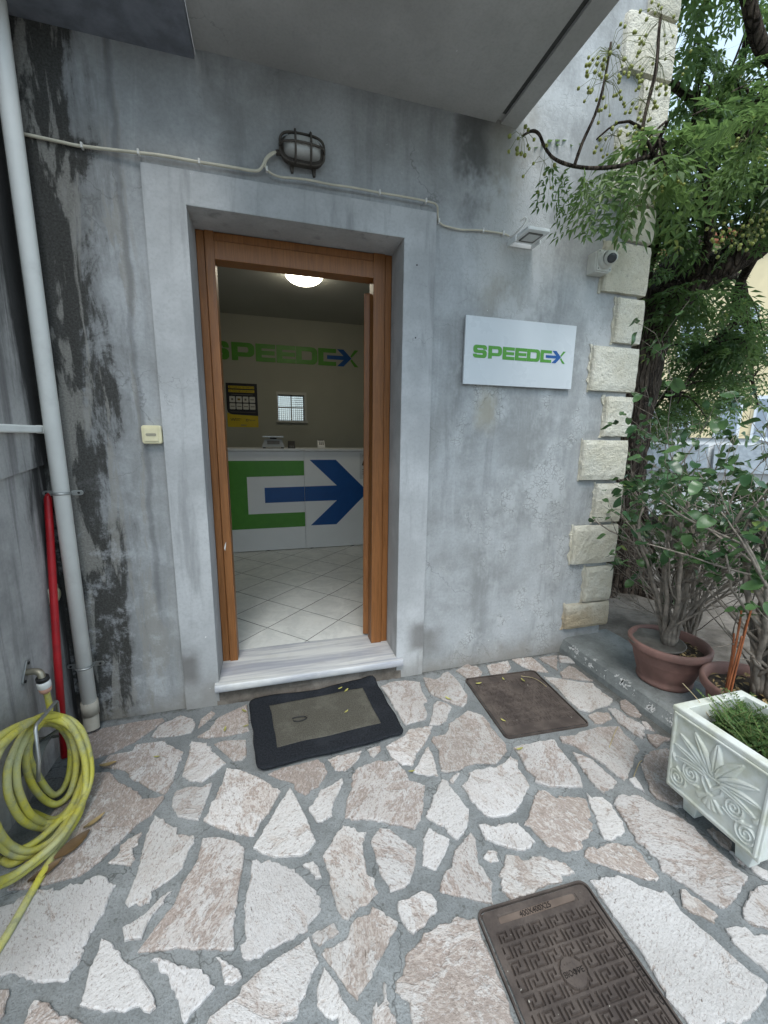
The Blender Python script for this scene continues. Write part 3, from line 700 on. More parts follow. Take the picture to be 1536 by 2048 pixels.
# raised yard behind the kerb
gy = MB(); nx, ny = 46, 60; vs = []; fs = []
for j in range(ny+1):
    for i in range(nx+1):
        x = 2.2+(i/nx)**1.6*16; y = -6+(j/ny)*20
        z = 0.07+noise.noise(Vector((x*1.3, y*1.3, 0)))*0.035+noise.noise(Vector((x*5, y*5, 2)))*0.018-max(0, x-5)*0.004
        vs.append((x, y, z))
for j in range(ny):
    for i in range(nx): a = j*(nx+1)+i; fs.append((a, a+1, a+nx+2, a+nx+1))
gy.add(vs, fs); struct(gy.build('yard', 'rubble', smooth=True))

# ------------------------------------------------------------------ shop building
SB = thing('shop_building', 'grey plastered shop front with cream corner stones, a deep door opening and a flat canopy', 'building', (0.6, 0.0, 0.0))
OX0, OX1, OZ1 = -0.308, 0.670, 2.362
HT, CX = 5.6, 2.125
def facade():
    b = MB()
    xs = [-0.95, OX0, OX1, CX]; zs = [-0.2, 0.088, OZ1, HT]
    def q(x0, x1, z0, z1): b.add([(x0, 0, z0), (x1, 0, z0), (x1, 0, z1), (x0, 0, z1)], [(0, 1, 2, 3)])
    q(xs[0], xs[1], zs[0], zs[3]); q(xs[2], xs[3], zs[0], zs[3]); q(xs[1], xs[2], zs[2], zs[3]); q(xs[1], xs[2], zs[0], zs[1])
    d = 0.30
    b.add([(OX0, 0, 0.088), (OX0, d, 0.088), (OX0, d, OZ1), (OX0, 0, OZ1)], [(0, 1, 2, 3)])
    b.add([(OX1, 0, 0.088), (OX1, d, 0.088), (OX1, d, OZ1), (OX1, 0, OZ1)], [(3, 2, 1, 0)])
    b.add([(OX0, 0, OZ1), (OX1, 0, OZ1), (OX1, d, OZ1), (OX0, d, OZ1)], [(0, 1, 2, 3)])
    b.add([(OX0, 0, 0.088), (OX1, 0, 0.088), (OX1, d, 0.088), (OX0, d, 0.088)], [(3, 2, 1, 0)])
    # inner face of the front wall
    def qi(x0, x1, z0, z1): b.add([(x0, d, z0), (x1, d, z0), (x1, d, z1), (x0, d, z1)], [(3, 2, 1, 0)])
    qi(-1.3, OX0, 0, 3.2); qi(OX1, CX, 0, 3.2); qi(OX0, OX1, OZ1, 3.2)
    me = bpy.data.meshes.new('facade_wall'); me.from_pydata(b.v, [], b.f); me.update()
    return link('facade_wall', me, 'plaster_facade', SB)
facade()
# other outer faces of the building (seen only from a step aside)
MB().add([(CX, 0, -0.2), (CX, 4.2, -0.2), (CX, 4.2, HT), (CX, 0, HT)], [(0, 1, 2, 3)]).build('side_wall', 'plaster_surround', SB)
MB().box(-1.3, CX, 0.001, 4.2, HT, HT+0.12).build('roof_slab', 'plaster_soffit', SB)
# raised plaster band round the door opening
b = MB(); t = 0.016
b.box(-0.468, OX0+0.001, -t, 0.0005, -0.05, 2.492); b.box(OX1-0.001, 0.832, -t, 0.0005, -0.05, 2.492); b.box(OX0+0.001, OX1-0.001, -t, 0.0005, OZ1-0.001, 2.492)
b.build('door_surround', 'plaster_surround', SB)
# lining of the reveal (same smooth render as the band)
b = MB()
b.box(OX0, OX0+0.003, -t+0.001, 0.19, 0.132, OZ1-0.003); b.box(OX1-0.003, OX1, -t+0.001, 0.19, 0.132, OZ1-0.003); b.box(OX0, OX1, -t+0.001, 0.19, OZ1-0.003, OZ1)
b.build('reveal_lining', 'plaster_surround', SB)
# corner stones
Q = [(1.820, .172, .338), (1.948, .351, .586), (1.824, .616, .864), (1.960, .887, 1.132), (1.828, 1.159, 1.401), (1.962, 1.426, 1.662), (1.832, 1.692, 1.942), (1.967, 1.969, 2.212), (1.848, 2.238, 2.495), (1.977, 2.516, 2.687), (1.852, 2.705, 3.04), (1.983, 3.07, 3.285)]
z = 3.31
for i in range(9):
    Q.append((1.84 if i % 2 == 0 else 1.975, z, z+0.25)); z += 0.275
def quoin(x0, z0, z1, seed):
    nx, nz = 10, 8; b = MB(); d = 0.034; vs = []; fs = []
    x1 = 2.162
    # front and right faces of the block as one rough sheet that wraps the corner, plus closing sides
    cols = [(x0, 0.002), (x0+0.004, -d+0.008)]+[(x0+0.012+(x1-0.006-x0-0.012)*i/nx, -d) for i in range(nx+1)]+[(x1, -d+0.008)]+[(x1, -d+0.02+0.20*i/4) for i in range(1, 5)]
    rows = [z0+(z1-z0)*i/nz for i in range(nz+1)]
    for j, zz in enumerate(rows):
        for i, (x, y) in enumerate(cols):
            e = (j in (0, nz))
            n1 = noise.noise(Vector((x*28, zz*28, seed)))*0.0045
            vs.append((x+noise.noise(Vector((zz*30, seed, 1)))*0.005*(i < 3), min(0.002, y+n1+(0.007 if e else 0)) if i < nx+4 else y, zz+noise.noise(Vector((x*25, seed, 5)))*0.004*e))
    k = len(cols)
    for j in range(nz):
        for i in range(k-1): a = j*k+i; fs.append((a, a+1, a+k+1, a+k))
    fs.append(tuple(range(k))[::-1]); fs.append(tuple(nz*k+i for i in range(k)))
    b.add(vs, fs); return b.build('quoin_stone', 'quoin', SB)
for i, (x0, z0, z1) in enumerate(Q): quoin(x0, z0, z1, i*7.3)
# ragged plaster edge left where the blocks were set
for i, (x0, z0, z1) in enumerate(Q[:9]):
    b = MB(); zs = [z0-0.01+(z1-z0+0.02)*k/12 for k in range(13)]
    pl = [(x0+0.006, zz) for zz in zs]+[(x0+0.001-0.030*max(0, noise.noise(Vector((zz*22, i*3.7, 0)))+0.12)-0.006*abs(noise.noise(Vector((zz*90, i, 2)))), zz) for zz in zs[::-1]]
    b.prism(pl, (0, 0, 0), XA, ZA, (0, -1, 0), -0.001, 0.007); b.build('plaster_smear', 'quoin', SB)

# canopy with drip groove, and the thin blue slab beside it
b = MB(); pr = [(-0.237, 2.942), (1.135, 2.942), (1.138, 2.957), (1.162, 2.957), (1.165, 2.942), (1.252, 2.936), (1.256, 3.10), (-0.237, 3.10)]
b.prism(pr, (0, 0, 0), XA, ZA, (0, -1, 0), -0.01, 1.12); b.build('canopy_slab', 'plaster_soffit', SB)
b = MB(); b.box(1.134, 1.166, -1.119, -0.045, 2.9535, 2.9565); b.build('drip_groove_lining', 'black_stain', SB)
b = MB()
pl = [(-0.95, 0.01), (-0.2385, 0.01), (-0.2385, -0.215), (-0.247, -0.235), (-0.27, -0.245), (-0.95, -0.245)]
b.prism(pl, (0, 0, 0), XA, YA, ZA, 2.905, 2.944); b.build('blue_ledge', 'blue_paint', SB, bevel=0.004)

# sill, riser, door frame, door leaf
b = MB(); n = 14
prof = [(-0.05+0.018*(1-math.cos(a)), 0.108+0.022*math.sin(a)) for a in [R(-80+160*k/8) for k in range(9)]]
prof = [(0.0, 0.088)]+[(-0.052+0.010*(1-math.cos(R(-90+180*k/8))), 0.110+0.021*math.sin(R(-90+180*k/8))) for k in range(9)]+[(0.0, 0.1315)]
b.prism(prof, (0, 0, 0), YA, ZA, XA, -0.322, 0.700)
b.build('sill_nosing', 'marble', SB)
MB().box(OX0+0.003, OX1-0.003, 0.0, 0.302, 0.085, 0.131).build('door_sill', 'marble', SB)
b = MB(); vs = []; fs = []
for j in range(9):
    for i in range(41):
        x = -0.318+1.014*i/40; z = -0.01+0.098*j/8
        vs.append((x, -0.004-0.022*abs(noise.noise(Vector((x*14, z*30, 1))))-0.012*(1-j/8), z))
for j in range(8):
    for i in range(40): a = j*41+i; fs.append((a, a+1, a+42, a+41))
b.add(vs, fs); b.build('sill_riser', 'rubble', SB, smooth=True)

fy0, fy1 = 0.185, 0.275
DF = MB().box(OX0+0.003, OX1-0.003, fy0+0.03, fy1, 2.325, OZ1-0.003).build('door_frame', 'wood', SB)
def member(pl, d0, d1, ax, name):
    if ax == 'z': MB().prism(pl, (0, 0, 0), XA, YA, ZA, d0, d1).build(name, 'wood', DF, bevel=0.004)
    else: MB().prism(pl, (0, 0, 0), YA, ZA, XA, d0, d1).build(name, 'wood', DF, bevel=0.004)
L0, L1 = OX0+0.004, -0.224
member([(L0, fy1), (L0, fy0+0.008), (L0+0.034, fy0+0.008), (L0+0.036, fy0+0.012), (L0+0.039, fy0), (L1, fy0), (L1, fy1)], 0.131, OZ1-0.003, 'z', 'frame_post')
R0, R1 = 0.564, OX1-0.004
member([(R1, fy1), (R1, fy0+0.008), (R1-0.034, fy0+0.008), (R1-0.036, fy0+0.012), (R1-0.039, fy0), (R0, fy0), (R0, fy1)], 0.131, OZ1-0.003, 'z', 'frame_post')
T1, T0 = OZ1-0.004, 2.236
member([(fy1, T1), (fy0+0.008, T1), (fy0+0.008, T1-0.036), (fy0+0.012, T1-0.038), (fy0, T1-0.041), (fy0, T0), (fy1, T0)], L1, R0, 'x', 'frame_head')
ch = MB().prism([(-0.262, 0.80), (-0.256, 0.822), (-0.250, 0.835), (-0.252, 0.81), (-0.257, 0.785)], (0, 0, 0), XA, ZA, (0, -1, 0), -fy0, -fy0+0.002).build('paint_chip', 'white_plastic', DF)
DL = MB().box(0.520, 0.562, 0.285, 1.08, 0.140, 2.195).build('door_leaf', 'wood', SB, bevel=0.004)
b = MB()
for z0, z1 in ((0.30, 1.00), (1.16, 2.06)): b.box(0.513, 0.5195, 0.38, 0.98, z0, z1)
b.build('leaf_panel', 'wood', DL, bevel=0.005)
b = MB().tube([(0.519, 1.03, 1.12), (0.47, 1.03, 1.12), (0.465, 1.0, 1.12), (0.465, 0.91, 1.12)], 0.009, 10); b.build('door_handle', 'steel', DL, smooth=True)
MB().box(0.5145, 0.5195, 1.01, 1.05, 1.0, 1.2).build('handle_plate', 'steel', DL)
for zz in (0.42, 1.95): MB().tube([(0.566, 0.280, zz), (0.566, 0.280, zz+0.1)], 0.009, 10).build('hinge', 'steel', DL, smooth=True)
for o in [DL]+list(DL.children):
    o.data.transform(Matrix.Translation((0.574, 0.287, 0)) @ Matrix.Rotation(R(-21), 4, 'Z') @ Matrix.Translation((-0.560, -0.285, 0)))
# screw holes left in the band
for px, pz in ((0.735, 2.245), (0.737, 1.905)): MB().tube([(px, -0.017, pz), (px, -0.0155, pz)], 0.004, 8).build('screw_hole', 'black_plastic', SB)

# ------------------------------------------------------------------ room behind the door
fl = MB().box(-1.3, 2.0, 0.303, 3.7, 0.0, 0.126).build('shop_floor', 'grout'); struct(fl)
hd = 0.2415; tc = hd-0.0048
me_t = None; rt = random.Random(4)
tm = MB().add([(tc, 0, 0.003), (0, tc, 0.003), (-tc, 0, 0.003), (0, -tc, 0.003), (tc-.002, 0, 0.0045), (0, tc-.002, 0.0045), (-tc+.002, 0, 0.0045), (0, -tc+.002, 0.0045)],
              [(4, 5, 6, 7), (0, 1, 5, 4), (1, 2, 6, 5), (2, 3, 7, 6), (3, 0, 4, 7)])
proto = tm.build('floor_tile', 'tile'); tme = proto.data; bpy.data.objects.remove(proto)
def clip_y(pl, y0):
    out = []
    for i in range(len(pl)):
        p, q = pl[i-1], pl[i]
        if (p[1] >= y0) != (q[1] >= y0):
            t = (y0-p[1])/(q[1]-p[1]); out.append((p[0]+(q[0]-p[0])*t, y0))
        if q[1] >= y0: out.append(q)
    return out
for i in range(-5, 8):
    for j in range(-1, 10):
        if (i+j) % 2 == 0: continue
        cx, cy = 0.178+hd*i, 0.321+hd*j
        if cx < -1.1 or cx > 1.8 or cy > 2.7: continue
        if cy-tc < 0.306:       # tiles cut at the threshold
            pl = clip_y([(cx+tc, cy), (cx, cy+tc), (cx-tc, cy), (cx, cy-tc)], 0.306)
            if len(pl) < 3: continue
            o = MB().prism([(p[0]-cx, p[1]-cy) for p in pl], (0, 0, 0), XA, YA, ZA, 0.001, 0.0045).build('floor_tile', 'tile')
        else:
            o = bpy.data.objects.new('floor_tile', tme); COL.objects.link(o)
        o.location = (cx, cy, 0.126); o.parent = fl
WX0, WX1, WZ0, WZ1 = 0.122, 0.462, 1.612, 1.945
b = MB()
def slabq(x0, x1, z0, z1): b.box(x0, x1, 3.60, 3.80, z0, z1)
slabq(-1.3, WX0, 0, 3.0); slabq(WX1, 2.0, 0, 3.0); slabq(WX0, WX1, 0, WZ0); slabq(WX0, WX1, WZ1, 3.0)
struct(b.build('back_wall', 'inner_wall'))
struct(MB().box(-1.45, -1.20, 0.301, 3.8, 0.0, 3.0).build('inner_wall_left', 'inner_wall'))
struct(MB().box(1.90, 2.10, 0.301, 3.8, 0.0, 3.0).build('inner_wall_right', 'inner_wall'))
struct(MB().box(-1.45, 2.12, 0.301, 3.8, 2.892, 3.05).build('ceiling', 'inner_ceiling'))
b = MB()
for x0, x1, z0, z1 in ((-1.45, WX0-0.15, -0.2, HT), (WX1+0.15, CX-0.001, -0.2, HT), (WX0-0.15, WX1+0.15, -0.2, WZ0-0.2), (WX0-0.15, WX1+0.15, WZ1+0.2, HT)): b.box(x0, x1, 3.805, 4.2, z0, z1)
b.build('rear_wall', 'plaster_surround', SB)
# left part of the shell behind the wing
MB().box(-1.50, -1.452, 0.002, 4.2, -0.2, HT).build('party_wall', 'plaster_surround', SB)

WN = thing('back_window', 'small white four-pane window with lattice in the back wall of the shop', 'window', (0.292, 3.6, WZ0))
b = MB(); fw = 0.02
b.box(WX0-0.02, WX1+0.03, 3.585, 3.6, WZ1, WZ1+0.035); b.box(WX0-0.02, WX0, 3.588, 3.6, WZ0, WZ1); b.box(WX1, WX1+0.03, 3.588, 3.6, WZ0, WZ1)
b.build('frame', 'window_paint', WN)
MB().box(WX0-0.03, WX1+0.04, 3.565, 3.6, WZ0-0.028, WZ0).build('sill', 'window_paint', WN)
MB().box(WX0+0.16, WX0+0.178, 3.62, 3.64, WZ0, WZ1).build('muntin', 'window_paint', WN)
MB().box(WX0, WX1, 3.622, 3.638, WZ0+0.160, WZ0+0.178).build('muntin', 'window_paint', WN)
for i in range(2):
    for j in range(2):
        x0 = WX0+0.005+0.175*i; z0 = WZ0+0.005+0.175*j
        MB().box(x0, x0+0.152, 3.628, 3.632, z0, z0+0.152).build('pane', 'clear_glass', WN)
b = MB()
for i in range(13): x = WX0+0.012+(WX1-WX0-0.02)*i/12; b.box(x-0.003, x+0.003, 3.70, 3.706, WZ0, WZ1)
for i in range(13): zz = WZ0+0.012+(WZ1-WZ0-0.02)*i/12; b.box(WX0, WX1, 3.707, 3.713, zz-0.003, zz+0.003)
b.build('lattice', 'window_paint', WN)
MB().box(WX0+0.155, WX0+0.182, 3.60, 3.62, WZ1-0.02, WZ1-0.005).build('catch', 'black_plastic', WN)

# ------------------------------------------------------------------ wing wall on the left
WG = thing('wing_wall', 'stained grey plaster wall at the left edge carrying the tap', 'wall', (-1.1, -0.7, 0))
MB().box(-3.4, -0.951, -1.55, 0.35, -0.2, 5.0).build('wall_body', 'plaster_wing', WG)
b = MB()
# the upper render coat stands proud of the wall, with a slanting lower edge
b.prism([(-1.56, 1.10), (-0.004, 1.270), (-0.004, 4.98), (-1.56, 4.98)], (0, 0, 0), YA, ZA, XA, -0.952, -0.934)
b.build('render_coat', 'plaster_wing', WG, bevel=0.003)
# ------------------------------------------------------------------ lettering
def letters(o, h, n=(0, -1, 0), d=0.002, parent=None, upto=8.8):
    """the word on the sign, letter height h, lower left corner o, laid out along +X; each letter its own mesh"""
    t = 0.30; u = 0.34
    def arc(cx, cy, rx, ry, a0, a1, k=6): return [(cx+rx*math.cos(R(a0+(a1-a0)*i/k)), cy+ry*math.sin(R(a0+(a1-a0)*i/k))) for i in range(k+1)]
    def off(p, dx): return [(x+dx, y) for x, y in p]
    G, Bl = 'vinyl_green', 'vinyl_blue'
    S = [(0.30, 0)]+arc(1.0, .26, .26, .26, -90, 90, 8)[0:]  # lower bowl outside
    S = [(0.0, .30), (0.0, .24)]+arc(.24, .24, .24, .24, 180, 270, 5)+arc(.98, .24, .26, .24, 270, 360, 5)+arc(.98, .38, .26, .24, 0, 90, 5)+[(.42, .62)]+arc(.42, .70, .08, .05, 250, 110, 4)+[(.9, .755), (.92, .66), (1.24, .66), (1.24, .76)]+arc(1.0, .76, .24, .24, 0, 90, 5)+arc(.26, .76, .25, .24, 90, 180, 5)+arc(.26, .60, .25, .23, 180, 270, 5)+[(.82, .37)]+arc(.82, .31, .08, .06, 90, -90, 4)+[(.34, .25), (.33, .30)]
    P = [(0, 0), (u, 0), (u, .22), (.95, .22)]+arc(.95, .50, .31, .28, -90, 0, 4)+arc(.95, .72, .31, .28, 0, 90, 4)+[(0, 1), (0, .602), (u, .602), (u, .76), (.84, .76)]+arc(.84, .61, .09, .15, 90, -90, 5)+[(u, .46), (u, .598), (0, .598)]
    E_ = [(0, 0), (1.12, 0), (1.12, .25), (u, .25), (u, .385), (1.08, .385), (1.08, .62), (u, .62), (u, .75), (1.12, .75), (1.12, 1), (0, 1)]
    D = [(0, 0), (.95, 0)]+arc(.95, .28, .33, .28, -90, 0, 4)+arc(.95, .72, .33, .28, 0, 90, 4)+[(0, 1), (0, .502), (u, .502), (u, .75), (.84, .75)]+arc(.84, .64, .11, .11, 90, 0, 3)+arc(.84, .36, .11, .11, 0, -90, 3)+[(u, .25), (u, .498), (0, .498)]
    C = [(0, 0), (1.10, 0), (1.10, .24), (.32, .24), (.32, .76), (1.10, .76), (1.10, 1), (0, 1)]
    A = [(6.90, .385), (7.93, .385), (7.52, 0), (7.92, 0), (8.42, .5), (7.92, 1), (7.52, 1), (7.93, .615), (6.90, .615)]
    X1 = [(8.35, .63), (8.44, .545), (8.86, 1.0), (8.62, 1.0)]; X2 = [(8.35, .37), (8.44, .455), (8.86, 0.0), (8.62, 0.0)]
    parts = [('letter_s', S, None, 0.0, G), ('letter_p', P, None, 1.38, G), ('letter_e', E_, None, 2.71, G), ('letter_e', E_, None, 3.89, G), ('letter_d', D, None, 5.03, G), ('letter_c', C, None, 6.36, G), ('arrow', A, None, 0.0, Bl), ('letter_x_arm', X1, None, 0.0, G), ('letter_x_arm', X2, None, 0.0, G)]
    for nm, pl, hole, dx, mt in parts:
        pl = off(pl, dx)
        MB().prism([(x*h, y*h) for x, y in pl], o, XA, ZA, n, 0.0002, d).build(nm, mt, parent)

def text(body, size, loc, mat, parent, rot=(90, 0, 0), name='lettering', depth=0.0006, align='LEFT', stretch=1.0):
    cu = bpy.data.curves.new(name, 'FONT'); cu.body = body; cu.size = size; cu.extrude = depth; cu.align_x = align; cu.resolution_u = 3
    t = bpy.data.objects.new(name+'_src', cu); COL.objects.link(t)
    dg = bpy.context.evaluated_depsgraph_get(); me = bpy.data.meshes.new_from_object(t.evaluated_get(dg)); bpy.data.objects.remove(t)
    me.transform(Matrix.Translation(Vector(loc)) @ Matrix.Rotation(R(rot[2]), 4, 'Z') @ Matrix.Rotation(R(rot[0]), 4, 'X') @ Matrix.Scale(stretch, 4, (1, 0, 0)))
    me.materials.clear(); me.name = name
    return link(name, me, mat, parent)

# outdoor sign
SG = thing('wall_sign', 'white metal sign reading SPEEDEX on the grey wall right of the door', 'sign', (1.355, 0, 1.69))
MB().box(1.03, 1.68, -0.012, 0.0, 1.71, 2.015).build('backing_frame', 'sign_edge', SG)
MB().box(1.010, 1.700, -0.026, -0.012, 1.690, 2.036).build('panel', 'sign_panel', SG, bevel=0.0015)
letters((1.060, -0.026, 1.828), 0.0655, d=0.0016, parent=SG)
# lettering on the back wall
WL = thing('wall_lettering', 'large green and blue SPEEDEX lettering on the back wall inside', 'lettering', (0.4, 3.6, 2.34))
letters((-0.725, 3.6, 2.343), 0.2175, d=0.004, parent=WL)

# ------------------------------------------------------------------ counter and what stands on it
CT = thing('counter', 'white shop counter with a green bracket and blue arrow on its front', 'counter', (0.35, 2.8, 0.13))
for x0, x1 in ((-0.85, 0.3525), (0.3555, 1.56)):
    MB().box(x0, x1, 2.490, 2.515, 0.138, 1.238).build('front_panel', 'counter_white', CT, bevel=0.001)
for x0, x1 in ((-0.86, 0.3528), (0.3552, 1.57)):
    MB().box(x0, x1, 2.470, 3.0, 1.244, 1.270).build('worktop', 'counter_edge', CT, bevel=0.002)
MB().box(-0.84, 1.55, 2.515, 2.98, 0.135, 1.243).build('carcass', 'counter_edge', CT)
b = MB().prism([(-0.452, 0.390), (0.3523, 0.395), (0.3523, 0.560), (-0.256, 0.556), (-0.256, 0.966), (0.3523, 0.976), (0.3523, 1.139), (-0.452, 1.139)], (0, 2.490, 0), XA, ZA, (0, -1, 0), 0.0002, 0.0012)
b.build('green_bracket', 'vinyl_green', CT)
ar = [(0.3557, 0.684), (0.716, 0.684), (0.415, 0.403), (0.709, 0.403), (1.085, 0.775), (0.709, 1.148), (0.415, 1.148), (0.718, 0.856), (0.3557, 0.851)]
MB().prism(ar, (0, 2.490, 0), XA, ZA, (0, -1, 0), 0.0002, 0.0012).build('arrow_head', 'vinyl_blue', CT)
MB().prism([(-0.077, 0.677), (0.3523, 0.683), (0.3523, 0.851), (-0.077, 0.845)], (0, 2.490, 0), XA, ZA, (0, -1, 0), 0.0002, 0.0012).build('arrow_shaft', 'vinyl_blue', CT)
NP = thing('counter_notice', 'white printed sheet stuck on the counter front beside the arrow tip', 'notice', (1.09, 2.489, 0.92))
MB().prism(rrect(0.985, 1.195, 0.925, 1.222, 0.012), (0, 2.4895, 0), XA, ZA, (0, -1, 0), 0.0002, 0.001).build('sheet', 'paper', NP)
MB().box(1.01, 1.17, 2.4875, 2.4884, 1.19, 1.195).build('printed_line', 'poster_grey', NP)
for k, (dx, dz) in enumerate(((0.05, 0.10), (0.085, 0.085), (0.12, 0.105))):
    MB().prism([(0.985+dx-0.025, 1.035+dz-0.05), (0.985+dx+0.012, 1.035+dz-0.062), (0.985+dx+0.03, 1.035+dz-0.005), (0.985+dx-0.006, 1.035+dz+0.008)], (0, 2.4895, 0), XA, ZA, (0, -1, 0), 0.001+0.0003*k, 0.0016+0.0003*k).build('printed_picture', 'poster_black', NP)
for k in range(3): MB().box(1.01, 1.165-0.02*k, 2.4875, 2.4884, 1.03-0.025*k, 1.037-0.025*k).build('printed_line', 'poster_grey', NP)

SCL = thing('parcel_scale', 'grey parcel scale with a raised tray on the counter', 'scale', (0.033, 2.62, 1.27))
MB().prism([(-0.092, 1.282), (0.158, 1.282), (0.150, 1.305), (0.120, 1.372), (-0.055, 1.372), (-0.085, 1.305)], (0, 2.62, 0), XA, ZA, YA, -0.10, 0.12).build('body', 'scale_grey', SCL, bevel=0.004)
MB().box(-0.078, 0.144, 2.50, 2.75, 1.388, 1.406).build('tray', 'steel', SCL, bevel=0.004)
MB().box(0.0, 0.07, 2.58, 2.66, 1.372, 1.388).build('tray_support', 'black_plastic', SCL)
MB().box(-0.03, 0.10, 2.517, 2.5195, 1.315, 1.355).build('display', 'poster_grey', SCL)
for x in (-0.08, 0.115):
    for y in (2.53, 2.70): MB().tube([(x+.015, y, 1.2702), (x+.015, y, 1.282)], 0.015, 10).build('foot', 'black_plastic', SCL)
PT = thing('payment_terminal', 'black payment terminal next to the parcel scale', 'card reader', (0.23, 2.6, 1.27))
MB().prism([(2.57, 1.2702), (2.66, 1.2702), (2.66, 1.352), (2.63, 1.352), (2.57, 1.30)], (0.192, 0, 0), YA, ZA, XA, 0, 0.076).build('body', 'black_plastic', PT, bevel=0.004)
b = MB()
for i in range(3):
    for j in range(2): b.box(0.205+0.019*i, 0.219+0.019*i, 2.566, 2.569, 1.276+0.013*j, 1.285+0.013*j)
b.build('keypad', 'poster_grey', PT)
WT = thing('card_reader', 'small white card reader standing alone on the right of the counter', 'card reader', (0.56, 2.6, 1.27))
MB().prism([(2.56, 1.2702), (2.67, 1.2702), (2.66, 1.362), (2.64, 1.365), (2.565, 1.30)], (0.522, 0, 0), YA, ZA, XA, 0, 0.078).build('body', 'white_plastic', WT, bevel=0.005)
b = MB()
for i in range(3):
    for j in range(3):
        t_ = 0.25+0.2*j; b.box(0.534+0.02*i, 0.548+0.02*i, 2.562+0.075*t_-0.004, 2.562+0.075*t_+0.004, 1.298+0.065*t_, 1.306+0.065*t_)
b.build('keypad', 'poster_grey', WT)
MB().box(0.53, 0.592, 2.632, 2.646, 1.352, 1.3665).build('screen', 'poster_black', WT)

PO = thing('poster', 'black and yellow payment poster with eight white tiles on the back wall', 'poster', (-0.33, 3.6, 1.515))
px0, px1, pz0, pz1 = -0.518, -0.138, 1.514, 2.064
MB().box(px0, px1, 3.5975, 3.5995, pz0, 1.690).build('yellow_panel', 'poster_yellow', PO)
MB().prism([(px0, 1.735), (px0+0.012, 1.70), (px0+0.035, 1.680), (px0+0.07, 1.672), (px1, 1.660), (px1, pz1), (px0, pz1)], (0, 3.5975, 0), XA, ZA, (0, -1, 0), 0.0, 0.0008).build('black_panel', 'poster_black', PO)
y_ = 3.5967
for z0, z1 in ((1.998, 2.030), (1.950, 1.982)): MB().box(px0+0.03, px1-0.035, y_-0.0012, y_-0.0002, z0, z1).build('yellow_band', 'poster_yellow', PO)
text('ΚΑΤΑΘΕΣΗ ΧΡΗΜΑΤΩΝ', 0.031, (px0+0.038, y_-0.0016, 2.003), 'poster_black', PO, stretch=0.86)
text('ΣΕ ΤΡΑΠΕΖΙΚΟ ΛΟΓΑΡΙΑΣΜΟ', 0.027, (px0+0.038, y_-0.0016, 1.957), 'poster_black', PO, stretch=0.76)
MB().box(px0+0.06, px1-0.055, y_-0.0008, y_-0.0002, 1.921, 1.928).build('small_print', 'poster_grey', PO)
MB().box(px0+0.04, px1-0.03, y_-0.0008, y_-0.0002, 1.702, 1.707).build('small_print', 'poster_grey', PO)
for j in range(2):
    for i in range(4):
        x0 = px0+0.036+0.0815*i; z0 = 1.826-0.088*j
        MB().prism(rrect(x0, x0+0.069, z0, z0+0.074, 0.008), (0, y_, 0), XA, ZA, (0, -1, 0), 0.0002, 0.001).build('white_tile', 'poster_white', PO)
        mk = [(0.022, 0.045), (0.016, 0.05), (0.02, 0.045), (0.01, 0.058)][i] if j == 0 else (0.01, 0.06)
        zz = z0+0.037; hh = 0.013 if j == 0 and i < 3 else 0.005
        MB().box(x0+mk[0], x0+mk[1], y_-0.0015, y_-0.0011, zz-hh, zz+hh).build('logo', 'poster_brown' if (i, j) == (1, 0) else 'poster_grey', PO)
text('W', 0.052, (px0+0.035, y_-0.0018, 1.590), 'poster_black', PO, stretch=1.2)
text('Western\nUnion', 0.020, (px0+0.098, y_-0.0018, 1.614), 'poster_black', PO)
b = MB()
for k in range(16):
    a0, a1 = 2*math.pi*k/16, 2*math.pi*(k+1)/16
    cx, cz = px1-0.140, 1.604
    b.add([(cx+.016*math.cos(a0), y_-0.0018, cz+.016*math.sin(a0)), (cx+.016*math.cos(a1), y_-0.0018, cz+.016*math.sin(a1)), (cx+.010*math.cos(a1), y_-0.0018, cz+.010*math.sin(a1)), (cx+.010*math.cos(a0), y_-0.0018, cz+.010*math.sin(a0))], [(0, 1, 2, 3)])
b.build('logo_ring', 'poster_black', PO)
text('PayLink', 0.026, (px1-0.118, y_-0.0018, 1.596), 'poster_black', PO)
MB().box(px0+0.16, px0+0.23, y_-0.0018, y_-0.0012, 1.536, 1.545).build('small_print', 'poster_grey', PO)

CL = thing('ceiling_lamp', 'round glowing glass dome lamp on the shop ceiling', 'lamp', (0.36, 2.05, 2.89))
MB().lathe([(0.0, 0.0), (0.175, 0.0), (0.18, -0.012), (0.17, -0.02), (0.0, -0.02)], (0.36, 2.03, 2.892), 40).build('base_ring', 'white_plastic', CL, smooth=True)
MB().lathe([(0.172*math.cos(R(90*k/10)), -0.021-0.085*math.sin(R(90*k/10))) for k in range(11)], (0.36, 2.03, 2.892), 40).build('glass_dome', 'lamp_glow', CL, smooth=True)

# ------------------------------------------------------------------ things fixed to the facade
BL = thing('bulkhead_lamp', 'rusty oval bulkhead lamp with wire cage above the door', 'lamp', (0.18, 0, 2.57))
lc = Vector((0.183, 0, 2.635)); LA, LB = 0.092, 0.054
def oval(a, b, y, n=40, p=3.4):
    out = []
    for k in range(n):
        t_ = 2*math.pi*k/n; c_, s_ = math.cos(t_), math.sin(t_)
        out.append(Vector((lc.x+a*math.copysign(abs(c_)**(2/p), c_), y, lc.z+b*math.copysign(abs(s_)**(2/p), s_))))
    return out
def loft(rings, name, mat, cap=True):
    n = len(rings[0]); vs = [p for r_ in rings for p in r_]
    fs = [(i*n+k, i*n+(k+1) % n, (i+1)*n+(k+1) % n, (i+1)*n+k) for i in range(len(rings)-1) for k in range(n)]
    if cap: fs.append(tuple((len(rings)-1)*n+k for k in range(n)))
    return MB().add(vs, fs).build(name, mat, BL, smooth=True)
